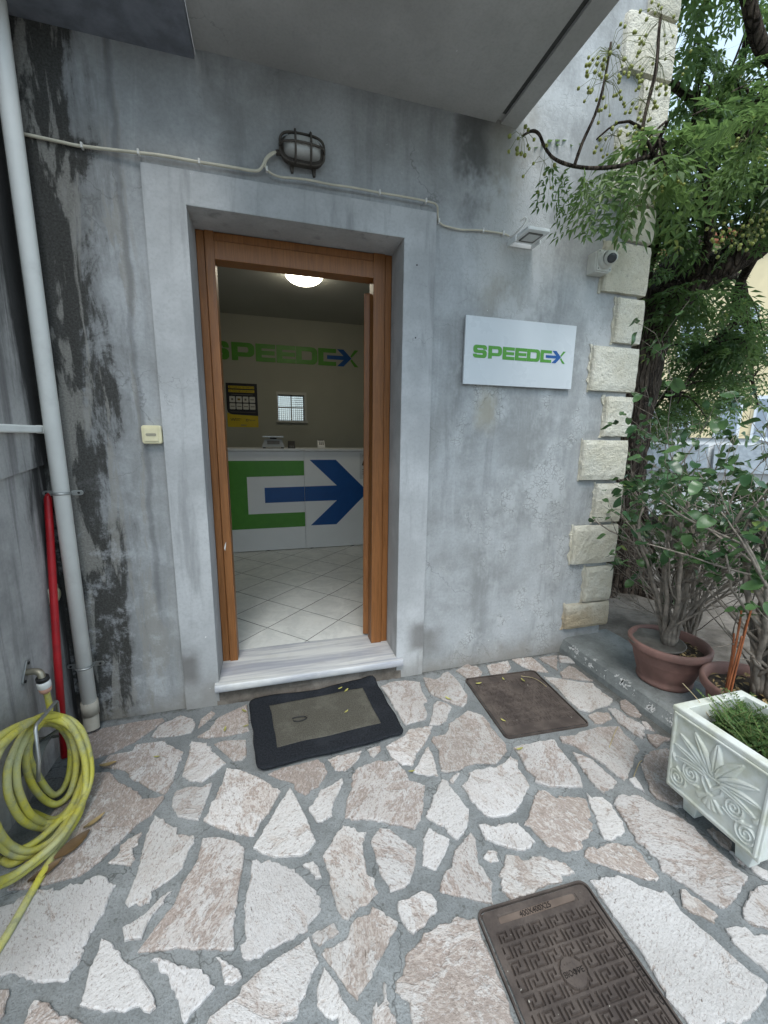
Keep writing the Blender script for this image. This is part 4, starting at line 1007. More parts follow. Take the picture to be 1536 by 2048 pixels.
loft([oval(LA-0.004, LB-0.004, 0.0), oval(LA, LB, -0.012), oval(LA, LB, -0.030), oval(LA-0.006, LB-0.006, -0.040)], 'housing', 'lamp_iron')
loft([oval(LA-0.012, LB-0.012, -0.041)]+[oval((LA-0.012)*(0.55+0.45*math.cos(R(a)))*(1 if i % 2 else 0.985), (LB-0.012)*(0.45+0.55*math.cos(R(a)))*(1 if i % 2 else 0.985), -0.041-0.042*math.sin(R(a))) for i, a in enumerate(range(10, 91, 10))], 'glass', 'lamp_glass')
# ribs of the pressed glass
b = MB()
for k in range(13):
    x = lc.x-0.054+0.009*k
    b.tube([(x, -0.043-0.042*math.cos(R(a))*0.98, lc.z+(LB-0.018)*math.sin(R(a))*0.96) for a in range(-70, 71, 14)], 0.0022, 5)
b.build('glass_ribs', 'lamp_glass', BL, smooth=True)
b = MB()
ring = oval(LA+0.003, LB+0.003, -0.044); b.tube(ring+[ring[0]], 0.0055, 6, False); b.build('cage_ring', 'lamp_iron', BL, smooth=True)
for dx in (-0.032, 0.034):
    MB().tube([(lc.x+dx, -0.044-0.048*math.cos(R(a))**0.7 if abs(a) < 90 else -0.044, lc.z+(LB+0.003)*math.sin(R(a))) for a in range(-90, 91, 15)], 0.0045, 6).build('cage_bar', 'lamp_iron', BL, smooth=True)
MB().tube([(lc.x+(LA+0.003)*math.sin(R(a)), -0.044-0.050*max(0, math.cos(R(a)))**0.6, lc.z-0.004) for a in range(-90, 91, 15)], 0.0045, 6).build('cage_bar', 'lamp_iron', BL, smooth=True)
for dx, dz in ((-0.052, 1), (0.056, 1), (-0.045, -1), (0.052, -1)):
    MB().prism([(-0.010, 0), (0.010, 0), (0.007, 0.028), (-0.003, 0.030)], (lc.x+dx, -0.006, lc.z+dz*(LB-0.003)), XA, (0, 0, dz), (0, -1, 0), -0.006, 0.008).build('fixing_lug', 'lamp_iron', BL, bevel=0.002)
MB().tube([(lc.x-LA+0.004, -0.022, lc.z-0.018), (lc.x-LA-0.020, -0.020, lc.z-0.020)], 0.011, 10).build('cable_gland', 'lamp_iron', BL, smooth=True)

CB = thing('power_cable', 'cream power cable clipped along the wall from the down-pipe past the lamp to the floodlight', 'cable', (0.2, 0, 2.5))
cp = [(-0.885, 2.522), (-0.745, 2.516), (-0.67, 2.514), (-0.468, 2.518), (-0.375, 2.523), (-0.242, 2.523), (-0.10, 2.526), (-0.041, 2.526), (-0.005, 2.532), (0.015, 2.555), (0.028, 2.582), (0.050, 2.604), (0.072, 2.614)]
cy_ = lambda x: -0.010 if x < -0.468 or x > 0.832 else -0.025
MB().tube(catmull([(x, cy_(x), zz) for x, zz in cp], 6), 0.0062, 8).build('cable_run', 'cream_cable', CB, smooth=True)
cp2 = [(0.068, 2.610), (0.040, 2.588), (0.024, 2.560), (0.030, 2.540), (0.050, 2.527), (0.085, 2.520), (0.15, 2.525), (0.217, 2.528), (0.31, 2.526), (0.401, 2.529), (0.538, 2.528), (0.66, 2.529), (0.786, 2.527), (0.826, 2.517), (0.838, 2.492), (0.842, 2.465), (0.858, 2.447), (0.890, 2.440), (0.964, 2.436), (1.03, 2.443), (1.09, 2.448), (1.206, 2.449), (1.245, 2.441)]
MB().tube(catmull([(x, cy_(x)-0.003, zz) for x, zz in cp2], 6), 0.0046, 8).build('cable_run', 'cream_cable', CB, smooth=True)
for x, zz in ((-0.67, 2.514), (-0.468, 2.518), (-0.242, 2.523), (0.030, 2.540), (0.538, 2.529), (0.770, 2.528), (0.846, 2.458), (1.09, 2.448), (1.206, 2.450)):
    yy = cy_(x); MB().box(x-0.004, x+0.004, yy-0.010, yy+0.010, zz-0.009, zz+0.011).build('cable_clip', 'white_plastic', CB, bevel=0.002)

FL = thing('floodlight', 'thin white square LED floodlight tilted down beside the quoins', 'floodlight', (1.31, 0, 2.41))
MB().prism(rrect(1.252, 1.382, -0.165, -0.022, 0.012), (0, 0, 2.412), XA, YA, (0.0, 0.0, 1), 0, 0.016).build('panel', 'floodlight_white', FL, bevel=0.003)
MB().prism(rrect(1.282, 1.352, -0.132, -0.056, 0.004), (0, 0, 2.4085), XA, YA, ZA, 0, 0.003).build('lens', 'floodlight_lens', FL)
b = MB()
fr_ = [(1.276, 1.358, -0.056, -0.050), (1.276, 1.358, -0.138, -0.132), (1.276, 1.282, -0.132, -0.056), (1.352, 1.358, -0.132, -0.056)]
for x0, x1, y0, y1 in fr_: b.box(x0, x1, y0, y1, 2.4065, 2.4119)
b.build('lens_frame', 'grey_bracket', FL)
b = MB(); b.box(1.240, 1.2505, -0.075, 0.0, 2.395, 2.425); b.box(1.3835, 1.390, -0.075, 0.0, 2.40, 2.425); b.box(1.2505, 1.3835, -0.004, 0.0, 2.40, 2.425)
b.build('bracket', 'floodlight_white', FL, bevel=0.002)
MB().tube(catmull([(1.245, -0.012, 2.441), (1.238, -0.05, 2.425), (1.252, -0.085, 2.44), (1.270, -0.11, 2.470), (1.262, -0.12, 2.482), (1.245, -0.105, 2.472)], 6), 0.005, 8).build('tail_cable', 'white_plastic', FL, smooth=True)

CM = thing('security_camera', 'white turret security camera on a square box by the corner stones', 'camera', (1.80, 0, 2.31))
MB().prism(rrect(1.752, 1.850, 2.312, 2.418, 0.008), (0, 0, 0), XA, ZA, (0, -1, 0), 0.0, 0.062).build('junction_box', 'camera_white', CM, bevel=0.003)
MB().prism(rrect(1.758, 1.856, 2.318, 2.424, 0.010), (0, 0, 0), XA, ZA, (0, -1, 0), 0.0625, 0.070).build('cover_plate', 'camera_white', CM, bevel=0.002)
cc = Vector((1.806, -0.070, 2.372))
MB().lathe([(0.046, 0), (0.046, 0.010), (0.042, 0.022), (0.036, 0.026)], cc, 28, (0, -1, 0)).build('base_collar', 'camera_white', CM, smooth=True)
MB().ball(cc+Vector((0.002, -0.038, -0.002)), 0.036, 12, 20).build('ball', 'camera_white', CM, smooth=True)
dv = Vector((-0.42, -0.82, -0.38)).normalized()
bc = cc+Vector((0.002, -0.038, -0.002))
MB().lathe([(0.0, 0.0385), (0.018, 0.0385), (0.0225, 0.0355), (0.024, 0.028)], bc, 24, dv).build('lens', 'glass_dark', CM, smooth=True)
for dx, dz in ((0.768, 2.328), (0.846, 2.328), (0.768, 2.414), (0.846, 2.414)):
    MB().tube([(1+dx, -0.0703, dz), (1+dx, -0.0715, dz)], 0.003, 8).build('screw', 'black_plastic', CM)

SW = thing('light_switch', 'cream surface-mounted switch on the wall left of the door', 'switch', (-0.512, 0, 1.36))
MB().prism(rrect(-0.553, -0.472, 1.360, 1.442, 0.012), (0, 0, 0), XA, ZA, (0, -1, 0), 0.0, 0.030).build('housing', 'cream_switch', SW, bevel=0.005, seg=3)
MB().prism(rrect(-0.542, -0.484, 1.371, 1.431, 0.004), (0, 0, 0), XA, ZA, (0, -1, 0), 0.0301, 0.0345).build('rocker', 'cream_switch', SW, bevel=0.0015)
MB().prism(rrect(-0.534, -0.492, 1.395, 1.407, 0.005), (0, 0, 0), XA, ZA, (0, -1, 0), 0.0346, 0.036).build('indicator_window', 'dull_brass', SW)

DP = thing('down_pipe', 'white plastic rainwater pipe in the corner left of the door', 'pipe', (-0.875, -0.06, 0))
MB().tube([(-0.872, -0.060, 4.9), (-0.872, -0.060, 0.10)], 0.0305, 24).build('pipe', 'white_pvc', DP, smooth=True)
MB().tube([(-0.872, -0.060, 0.155), (-0.872, -0.060, 0.088)], 0.0355, 24).build('collar', 'beige_pvc', DP, smooth=True)
b = MB(); pts = [(-0.872, -0.060, 0.10), (-0.872, -0.063, 0.075), (-0.871, -0.070, 0.045), (-0.869, -0.078, 0.018)]
b.tube(pts, [0.0325]*4, 24, False); b.tube([(p[0], p[1], p[2]) for p in pts], [0.029]*4, 24, False); b.build('shoe', 'beige_pvc', DP, smooth=True)
for zz in (1.148, 0.335, 3.2):
    b = MB(); ringp = [(-0.872+0.0325*math.cos(R(a)), -0.060+0.0325*math.sin(R(a)), zz) for a in range(0, 361, 15)]
    b.tube(ringp, 0.0055, 6, False); b.build('clamp', 'steel', DP, smooth=True)
    for sx in (-1, 1):
        MB().prism(rrect(-0.024, 0.024, -0.011, 0.011, 0.0105), (-0.872+sx*0.052, -0.046, zz), XA, ZA, (0, -1, 0), -0.002, 0.002).build('clamp_ear', 'steel', DP, bevel=0.001)
        MB().tube([(-0.872+sx*0.060, -0.048, zz), (-0.872+sx*0.060, -0.052, zz)], 0.005, 8).build('clamp_screw', 'dark_metal', DP)

TR = thing('cable_trunking', 'white horizontal plastic trunking on the wing wall meeting the down-pipe', 'trunking', (-0.92, -0.6, 1.41))
MB().prism([(1.402, -0.9335), (1.432, -0.9335), (1.432, -0.912), (1.428, -0.906), (1.407, -0.906), (1.402, -0.911)], (0, 0, 0), ZA, XA, YA, -1.5, -0.062).build('trunking_body', 'white_pvc', TR, bevel=0.002)
MB().prism(rrect(1.400, 1.434, -0.934, -0.904, 0.006), (0, 0, 0), ZA, XA, YA, -0.062, -0.054).build('end_cap', 'white_pvc', TR)

SK = thing('wall_socket', 'yellowed socket on the wing wall behind the red pole', 'socket', (-0.95, -0.07, 0.66))
MB().prism(rrect(-0.108, -0.028, 0.658, 0.738, 0.008), (-0.951, 0, 0), YA, ZA, XA, 0.0, 0.006).build('back_plate', 'cream_cable', SK, bevel=0.002)
MB().lathe([(0.0, 0.014), (0.024, 0.013), (0.030, 0.008), (0.031, 0.0)], (-0.945, -0.066, 0.698), 24, (1, 0, 0)).build('round_cover', 'cream_switch', SK, smooth=True)

RP = MB().tube([(-0.915, -0.235, 0.012), (-0.925, -0.16, 0.45), (-0.928, -0.085, 0.90), (-0.929, -0.048, 1.125), (-0.929, -0.044, 1.150)], [0.0145, 0.0145, 0.0145, 0.0145, 0.006], 16).build('red_pole', 'red_paint', None, smooth=True)
tag(RP, 'red pole leaning in the corner behind the white down-pipe', 'pole')
# ------------------------------------------------------------------ tap, hook and garden hose
HOSE = [[(-0.883, -0.36, 0.289), (-0.824, -0.335, 0.216), (-0.802, -0.362, 0.081), (-0.776, -0.493, 0.012), (-0.808, -0.57, 0.012), (-0.912, -0.511, 0.012), (-0.925, -0.537, 0.117), (-0.925, -0.523, 0.208), (-0.925, -0.468, 0.265), (-0.925, -0.396, 0.283)], [(-0.88, -0.383, 0.297), (-0.809, -0.358, 0.195), (-0.787, -0.387, 0.052), (-0.772, -0.542, 0.016), (-0.809, -0.669, 0.016), (-0.857, -0.716, 0.016), (-0.909, -0.694, 0.016), (-0.909, -0.757, 0.148), (-0.909, -0.76, 0.314), (-0.909, -0.669, 0.409), (-0.909, -0.518, 0.374)], [(-0.865, -0.401, 0.29), (-0.833, -0.389, 0.247), (-0.813, -0.394, 0.18), (-0.812, -0.423, 0.091), (-0.826, -0.451, 0.041), (-0.848, -0.472, 0.033), (-0.866, -0.477, 0.064), (-0.891, -0.474, 0.134), (-0.893, -0.499, 0.242), (-0.893, -0.462, 0.295)], [(-0.869, -0.422, 0.319), (-0.792, -0.398, 0.201), (-0.777, -0.436, 0.049), (-0.765, -0.632, 0.024), (-0.818, -0.708, 0.024), (-0.877, -0.715, 0.071), (-0.877, -0.763, 0.219), (-0.877, -0.757, 0.337), (-0.877, -0.68, 0.411), (-0.877, -0.549, 0.391)], [(-0.842, -0.427, 0.322), (-0.804, -0.416, 0.262), (-0.784, -0.427, 0.178), (-0.78, -0.448, 0.106), (-0.794, -0.482, 0.039), (-0.822, -0.514, 0.028), (-0.854, -0.523, 0.063), (-0.861, -0.564, 0.168), (-0.861, -0.579, 0.264), (-0.861, -0.555, 0.323), (-0.861, -0.486, 0.339)], [(-0.833, -0.44, 0.345), (-0.79, -0.424, 0.288), (-0.756, -0.433, 0.177), (-0.748, -0.463, 0.066), (-0.746, -0.564, 0.032), (-0.787, -0.614, 0.032), (-0.833, -0.612, 0.032), (-0.845, -0.669, 0.127), (-0.845, -0.707, 0.244), (-0.845, -0.705, 0.316), (-0.845, -0.677, 0.365), (-0.845, -0.6, 0.395), (-0.845, -0.509, 0.384)], [(-0.829, -0.466, 0.357), (-0.768, -0.442, 0.265), (-0.738, -0.467, 0.113), (-0.735, -0.528, 0.036), (-0.741, -0.686, 0.036), (-0.789, -0.766, 0.036), (-0.829, -0.833, 0.068), (-0.829, -0.912, 0.187), (-0.829, -0.923, 0.377), (-0.829, -0.858, 0.487), (-0.829, -0.681, 0.474)]]
TP = thing('garden_tap', 'metal wall tap with black and white hose connector on the wing wall', 'tap', (-0.95, -0.342, 0.48))
b = MB(); fd = Vector((0, 0.55, 0.83)).normalized(); o_ = Vector((-0.951, -0.342, 0.487))
pl = []
for sgn, a0 in ((1, 0), (-1, 180)):
    for k in range(9):
        a = R(a0-90+180*k/8+90) ; pl.append((0.034*sgn+0.013*math.cos(a-R(90)), 0.013*math.sin(a-R(90))))
b.prism(pl, o_, fd, fd.cross(Vector((1, 0, 0))), XA, 0.0, 0.007); b.build('wall_flange', 'steel', TP, bevel=0.001)
for s_ in (-1, 1): MB().tube([o_+fd*0.034*s_+Vector((0.007, 0, 0)), o_+fd*0.034*s_+Vector((0.010, 0, 0))], 0.006, 8).build('flange_screw', 'dark_metal', TP)
MB().tube(catmull([(-0.945, -0.342, 0.487), (-0.925, -0.345, 0.489), (-0.905, -0.350, 0.488), (-0.893, -0.355, 0.478), (-0.889, -0.358, 0.455)], 5), [0.0125]*20+[0.0125], 14).build('spout', 'dull_brass', TP, smooth=True)
ax = Vector((0.0, 0.012, -0.08)).normalized(); q0 = Vector((-0.889, -0.358, 0.468))
MB().lathe([(0.012, 0), (0.0205, 0.0), (0.0215, 0.004), (0.0215, 0.016), (0.012, 0.018)], q0, 20, ax).build('black_ring', 'black_plastic', TP, smooth=True)
MB().lathe([(0.012, 0.018), (0.0205, 0.0182), (0.0225, 0.028), (0.0225, 0.044), (0.0205, 0.048)], q0, 20, ax).build('connector_body', 'white_plastic', TP, smooth=True)
MB().lathe([(0.0203, 0.0482), (0.0210, 0.050), (0.0200, 0.063), (0.0150, 0.072), (0.010, 0.072)], q0, 20, ax).build('connector_collar', 'salmon_plastic', TP, smooth=True)

HK = thing('hose_hook', 'bent steel rod hose hook with a grey bracket on the wing wall', 'hook', (-0.95, -0.42, 0.25))
MB().tube([(-0.90, -0.423, 0.234), (-0.838, -0.405, 0.262), (-0.832, -0.408, 0.275), (-0.826, -0.412, 0.385), (-0.822, -0.428, 0.398), (-0.803, -0.600, 0.424), (-0.800, -0.612, 0.414), (-0.796, -0.628, 0.31), (-0.800, -0.64, 0.24)], 0.0062, 8).build('rod', 'steel', HK, smooth=True)
b = MB(); vs = []; fs = []
for i in range(9):
    a = R(20+140*i/8)
    for xx in (-0.951, -0.865): vs.append((xx, -0.42-0.075*math.cos(a), 0.175+0.06*math.sin(a)))
for i in range(8): fs.append((2*i, 2*i+1, 2*i+3, 2*i+2))
b.add(vs, fs); o = b.build('saddle_bracket', 'grey_bracket', HK, smooth=True); sm = o.modifiers.new('thick', 'SOLIDIFY'); sm.thickness = 0.004
MB().box(-0.953, -0.945, -0.47, -0.37, 0.13, 0.25).build('back_plate', 'grey_bracket', HK)

pts = []
for k, L_ in enumerate(HOSE):
    pts += L_
    jr = random.Random(k+50)
    if k in (1, 3, 5, 6):      # a second turn lying against the first
        sx_, sz_ = jr.uniform(0.82, 1.05), jr.uniform(0.84, 0.98)
        cx_ = sum(p[1] for p in L_)/len(L_)
        pts += [(p[0]+0.014, cx_+(p[1]-cx_)*sx_, max(0.014, 0.34+(p[2]-0.34)*sz_)) for p in L_]
lead = [(-0.889, -0.347, 0.398), (-0.888, -0.343, 0.36), (-0.886, -0.345, 0.32)]
tail = [(-0.829, -0.466, 0.372), (-0.775, -0.448, 0.30), (-0.738, -0.470, 0.185), (-0.728, -0.505, 0.085), (-0.726, -0.575, 0.030), (-0.738, -0.645, 0.014), (-0.750, -0.738, 0.014), (-0.757, -0.84, 0.014), (-0.762, -0.931, 0.014), (-0.768, -0.985, 0.014), (-0.775, -1.06, 0.014), (-0.80, -1.15, 0.014), (-0.85, -1.22, 0.014), (-0.90, -1.24, 0.014)]
cv = catmull(lead+pts+tail, 9)
for p in cv: p.z = max(p.z, 0.0135); p.x = max(p.x, -0.934)
HS = MB().tube(cv, 0.0113, 10).build('garden_hose', 'hose', None, smooth=True)
tag(HS, 'yellow garden hose hanging in loose coils from the hook under the tap', 'hose')

# ------------------------------------------------------------------ doormat
DM = thing('doormat', 'worn doormat with black rubber border and grey pile in front of the sill', 'doormat', (0.2, -0.26, 0))
mc = [Vector(p) for p in ((-0.159, -0.056), (0.530, -0.022), (0.568, -0.487), (-0.102, -0.536))]
def mat_grid(u0, u1, v0, v1, nu, nv, zf, name, mat, rr=0.0):
    vs = []; fs = []
    for j in range(nv+1):
        for i in range(nu+1):
            u = u0+(u1-u0)*i/nu; v = v0+(v1-v0)*j/nv
            if rr:
                uu, vv = u, v
                # round the four corners
                du = max(0, rr-min(u, 1-u)); dv_ = max(0, rr*1.35-min(v, 1-v))/1.35
                l = math.hypot(du, dv_)
                if l > 1e-6 and du > 0 and dv_ > 0:
                    m_ = max(du, dv_); s_ = m_/l
                    u = u+(du-du*s_)*(1 if u < .5 else -1); v = v+(dv_-dv_*s_)*1.35*(1 if v < .5 else -1)
            p = mc[0].lerp(mc[1], u).lerp(mc[3].lerp(mc[2], u), v)
            wob = 0.006*noise.noise(Vector((u*5, v*5, 1)))*(1 if 0.02 < u < .98 and 0.02 < v < .98 else 1.6)
            wv = 0.0075*math.sin(u*9+1)*max(0, 1-v*6)
            vs.append((p.x+wob*0.8, p.y+wob+wv, zf(u, v)))
    for j in range(nv):
        for i in range(nu): a = j*(nu+1)+i; fs.append((a, a+nu+1, a+nu+2, a+1))
    o = MB().add(vs, fs).build(name, mat, DM, smooth=True)
    s_ = o.modifiers.new('thick', 'SOLIDIFY'); s_.thickness = 0.006; s_.offset = -1
    return o
def mz(u, v):
    lift = 0.030*max(0, (u-0.86)/0.14)**1.5*max(0, (0.16-v)/0.16)+0.012*max(0, (0.10-v)/0.10)*(0.5+0.5*math.sin(u*8))
    edge = -0.003*(min(u, 1-u) < 0.012 or min(v, 1-v) < 0.018)
    return 0.0195+lift+0.0015*noise.noise(Vector((u*6, v*6, 4)))+edge
mat_grid(0, 1, 0, 1, 60, 44, mz, 'rubber_base', 'mat_rubber', 0.055)
mat_grid(0.143, 0.870, 0.150, 0.790, 60, 44, lambda u, v: mz(u, v)+0.0065, 'pile', 'mat_pile')

# ------------------------------------------------------------------ inspection covers
def grid_obj(nx, ny, sx, sy, hf, name, mat, parent, M_):
    xs = np.linspace(-sx/2, sx/2, nx+1); ys = np.linspace(-sy/2, sy/2, ny+1)
    Xg, Yg = np.meshgrid(xs, ys); Zg = hf(Xg, Yg)
    v = np.stack([Xg.ravel(), Yg.ravel(), Zg.ravel()], 1)
    v = [tuple(M_ @ Vector(p)) for p in v.tolist()]
    f = [(j*(nx+1)+i, j*(nx+1)+i+1, (j+1)*(nx+1)+i+1, (j+1)*(nx+1)+i) for j in range(ny) for i in range(nx)]
    me = bpy.data.meshes.new(name); me.from_pydata(v, [], f); me.update()
    return link(name, me, mat, parent)
def key_grooves(X, Y, sx, sy, px_, py_, gw, margin_top, margin, circ=None):
    """engraved running-key pattern: returns 1 where the casting is cut"""
    g_ = np.zeros_like(X, bool)
    top = sy/2-margin_top; n_rows = int((sy-margin_top-margin)/py_)
    for r_ in range(n_rows):
        y0 = top-(r_+1)*py_; yy = (Y-y0)/py_
        row = (yy > 0.06) & (yy < 0.86)
        xx = (X+sx/2-margin+(px_*0.5 if r_ % 2 else 0))/px_
        fx = xx-np.floor(xx); w_ = gw/px_; h_ = gw/py_
        inn = (np.abs(X) < sx/2-margin)
        def V(cx, a, b): return (np.abs(fx-cx) < w_/2) & (yy > a) & (yy < b)
        def Hh(cy, a, b): return (np.abs(yy-cy) < h_/2) & (fx > a) & (fx < b)
        k_ = V(.09, .04, .86) | Hh(.78, .04, .57) | V(.52, .42, .86) | V(.32, .06, .54) | Hh(.14, .27, .92) | V(.86, .06, .86)
        g_ |= k_ & row & inn
    return g_
def cover(label, cx, cy, sx, sy, rot, near):
    root = thing('inspection_cover', label, 'manhole cover', (cx, cy, 0), 'brown inspection covers set in the paving')
    M_ = Matrix.Translation((cx, cy, 0)) @ Matrix.Rotation(rot, 4, 'Z')
    r_ = 0.022
    def rr_(hx, hy, r): return rrect(-hx, hx, -hy, hy, r, 6)
    out, inn, lid = rr_(sx/2+0.008, sy/2+0.008, r_+0.004), rr_(sx/2+0.003, sy/2+0.003, r_+0.001), rr_(sx/2, sy/2, r_)
    n_ = len(out); b = MB()
    vs = [M_ @ Vector((x, y, -0.02)) for x, y in out]+[M_ @ Vector((x, y, 0.0100)) for x, y in out]+[M_ @ Vector((x, y, 0.0100)) for x, y in inn]+[M_ @ Vector((x, y, -0.02)) for x, y in inn]
    fs = [(k*n_+i, k*n_+(i+1) % n_, (k+1)*n_+(i+1) % n_, (k+1)*n_+i) for k in range(3) for i in range(n_)]
    b.add(vs, fs).build('frame', 'lid', root)
    b = MB(); vs = [M_ @ Vector((x, y, -0.02)) for x, y in lid]+[M_ @ Vector((x, y, -0.0035)) for x, y in lid]
    b.add(vs, [(i, (i+1) % n_, n_+(i+1) % n_, n_+i) for i in range(n_)]+[tuple(range(n_, 2*n_))]).build('lid_body', 'lid', root)
    rc = 0.036 if near else 0.045
    def hf(X, Y):
        z = np.full_like(X, 0.0090 if near else 0.0075)
        if near: g_ = key_grooves(X, Y, sx, sy, 0.0555, 0.0345, 0.0060, 0.052, 0.022)
        else: g_ = key_grooves(X, Y, sx, sy, 0.058, 0.040, 0.0068, 0.05, 0.03)
        d = np.hypot(X-(0.0 if near else 0.02), Y-(0.0 if near else 0.10))
        g_ &= ~(d < rc)
        ring_ = (np.abs(d-rc) < 0.0028)
        if near:
            ring_ |= (np.abs(X-(sx/2-0.0165)) < 0.0018) & (Y < sy/2-0.05)
            slot = (np.abs(Y-(sy/2-0.030)) < 0.0105) & (np.abs(X) < sx/2-0.05)
            z[slot] = 0.0060
        z[g_ | ring_] = 0.0014 if near else 0.0040
        dx = np.maximum(np.abs(X)-(sx/2-r_), 0); dy = np.maximum(np.abs(Y)-(sy/2-r_), 0)
        z[(np.hypot(dx, dy) > r_-0.002)] = 0.0030
        return z
    grid_obj(190 if near else 150, 190 if near else 150, sx-0.006, sy-0.006, hf, 'relief_plate', 'lid', root, M_)
    if near:
        MB().prism(rrect(cx-sx/2+0.052, cx+sx/2-0.052, cy+sy/2-0.0398, cy+sy/2-0.0202, 0.009), (0, 0, 0), XA, YA, ZA, 0.0055, 0.0072).build('label_strip', 'lid_strip', root)
        text('400X400X25', 0.021, (cx-0.062, cy+sy/2-0.0365, 0.0076), 'lid_dark', root, rot=(0, 0, 0), depth=0.0012, stretch=0.95)
        text('ΒΙΟΦΡΕ', 0.0165, (cx-0.031, cy-0.007, 0.0092), 'lid_dark', root, rot=(0, 0, 0), depth=0.0012)
        text('GACHEN IT', 0.014, (cx+sx/2-0.0035, cy-0.115, 0.0092), 'lid_dark', root, rot=(0, 0, 90), depth=0.0010, stretch=1.9)
        b = MB()
        for k in range(3): b.ball((cx-0.013+0.009*k, cy+0.018, 0.0090), 0.0022, 4, 6)
        b.build('cast_dots', 'lid', root)
    return root
cover('brown key-patterned inspection cover stamped 400X400X25 at the bottom of the picture', 0.726, -1.424, 0.366, 0.366, R(-1.5), True)
cover('worn brown inspection cover right of the doormat, below the sign', 1.268, -0.392, 0.445, 0.475, R(-3.0), False)

# ------------------------------------------------------------------ fallen leaves and straws on the ground
def leaf_mesh(L, W, curl, seed):
    rn = random.Random(seed); vs = []; fs = []
    for i in range(6):
        t_ = i/5; wd = W*math.sin(math.pi*min(1, t_*0.92+0.06))**0.8*0.5
        for s_ in (-1, 0, 1): vs.append((L*(t_-0.5), wd*s_, curl*(abs(s_)*0.5+(t_-0.5)**2*2)+rn.uniform(0, 0.001)))
    for i in range(5):
        for s_ in range(2): a = i*3+s_; fs.append((a, a+1, a+4, a+3))
    me = bpy.data.meshes.new('leaf'); me.from_pydata(vs, [], fs); me.update()
    me.polygons.foreach_set('use_smooth', [True]*len(me.polygons)); return me
FLV = [(-0.259, -0.236), (-0.165, -0.237), (-0.179, -0.121), (0.322, -0.277), (0.353, -0.106), (0.324, -0.077), (1.042, -0.707), (1.073, -0.519), (1.372, -0.246), (1.268, -0.204), (1.105, -0.209), (-0.529, -0.34), (0.876, -0.291), (0.524, -0.699)]
lms = [leaf_mesh(0.036, 0.012, 0.006, 1), leaf_mesh(0.028, 0.009, 0.004, 2)]
for m_ in lms: m_.materials.append(MT['yellow_leaf'])
rl = random.Random(3)
for i, (x, y) in enumerate(FLV):
    o = bpy.data.objects.new('fallen_leaf', lms[i % 2]); COL.objects.link(o)
    onmat = -0.16 < x < 0.57 and -0.53 < y < -0.03
    o.location = (x, y, 0.030 if onmat else 0.0145); o.rotation_euler = (0, 0, rl.uniform(0, 6.28))
    tag(o, 'small yellow fallen leaf lying on the ' + ('doormat' if onmat else 'stone paving'), 'leaf', 'yellow leaves on the doormat' if onmat else 'yellow leaves on the paving')
for i, (x, y, L_, W_, rz, lb) in enumerate(((-0.715, -0.339, 0.062, 0.020, 0.1, 'curled brown leaf on the paving right of the hose coils'), (-0.700, -0.70, 0.11, 0.045, 0.9, 'large dead brown leaf on the white stone below the hose'), (-0.745, -0.775, 0.09, 0.030, 0.7, 'dark rolled dead leaf beside the hose end on the ground'), (-0.665, -0.62, 0.07, 0.018, 0.8, 'thin dead brown leaf poking out from under the hose'))):
    me = leaf_mesh(L_, W_, 0.012, 20+i); me.materials.append(MT['dead_leaf_dark' if i in (1, 2) else 'dead_leaf'])
    o = bpy.data.objects.new('dead_leaf', me); COL.objects.link(o); o.location = (x, y, 0.015); o.rotation_euler = (0.1, 0, rz); tag(o, lb, 'leaf')
for i, (p, q, lb) in enumerate((((1.39, -0.20), (1.47, -0.33), 'pale straw stalk on the worn inspection cover'), ((1.45, -0.80), (1.60, -0.70), 'bent dry stalk on the paving left of the white planter'), ((1.42, -0.96), (1.53, -0.90), 'curved brown stalk on the paving by the planter corner'))):
    mid = ((p[0]+q[0])/2+0.02, (p[1]+q[1])/2+0.015)
    o = MB().tube(catmull([(p[0], p[1], 0.0125), (*mid, 0.017), (q[0], q[1], 0.0125)], 5), 0.0018, 5).build('dry_stalk', 'straw', None, smooth=True); tag(o, lb, 'stalk')
o = MB().tube([(0.085+0.028*math.cos(R(a))*(1 if a < 300 else 1.4), -0.270+0.016*math.sin(R(a)), 0.030) for a in range(200, 520, 20)], 0.003, 6).build('rubber_loop', 'black_plastic', None, smooth=True)
tag(o, 'small dark loop of rubber on the doormat pile', 'scrap')
# ------------------------------------------------------------------ terracotta pots with shrubs
LEAF3 = []
for i, (L_, W_) in enumerate(((0.070, 0.040), (0.080, 0.043), (0.058, 0.034))):
    vs = []; fs = []; n_ = 7
    for k in range(n_+1):
        t_ = k/n_; wd = W_*0.5*(math.sin(math.pi*t_**0.85)**0.75 if 0 < t_ < 1 else 0.0)
        z_ = -0.25*L_*t_*t_+0.004*math.sin(t_*7)
        for s_ in (-1, 0, 1): vs.append((L_*t_, wd*s_, z_+0.22*wd*abs(s_)))
    for k in range(n_):
        for s_ in range(2): a = k*3+s_; fs.append((a, a+1, a+4, a+3))
    me = bpy.data.meshes.new('leaf'); me.from_pydata(vs, [], fs); me.update()
    me.polygons.foreach_set('use_smooth', [True]*len(me.polygons)); me.materials.append(MT['leaf_ficus']); LEAF3.append(me)

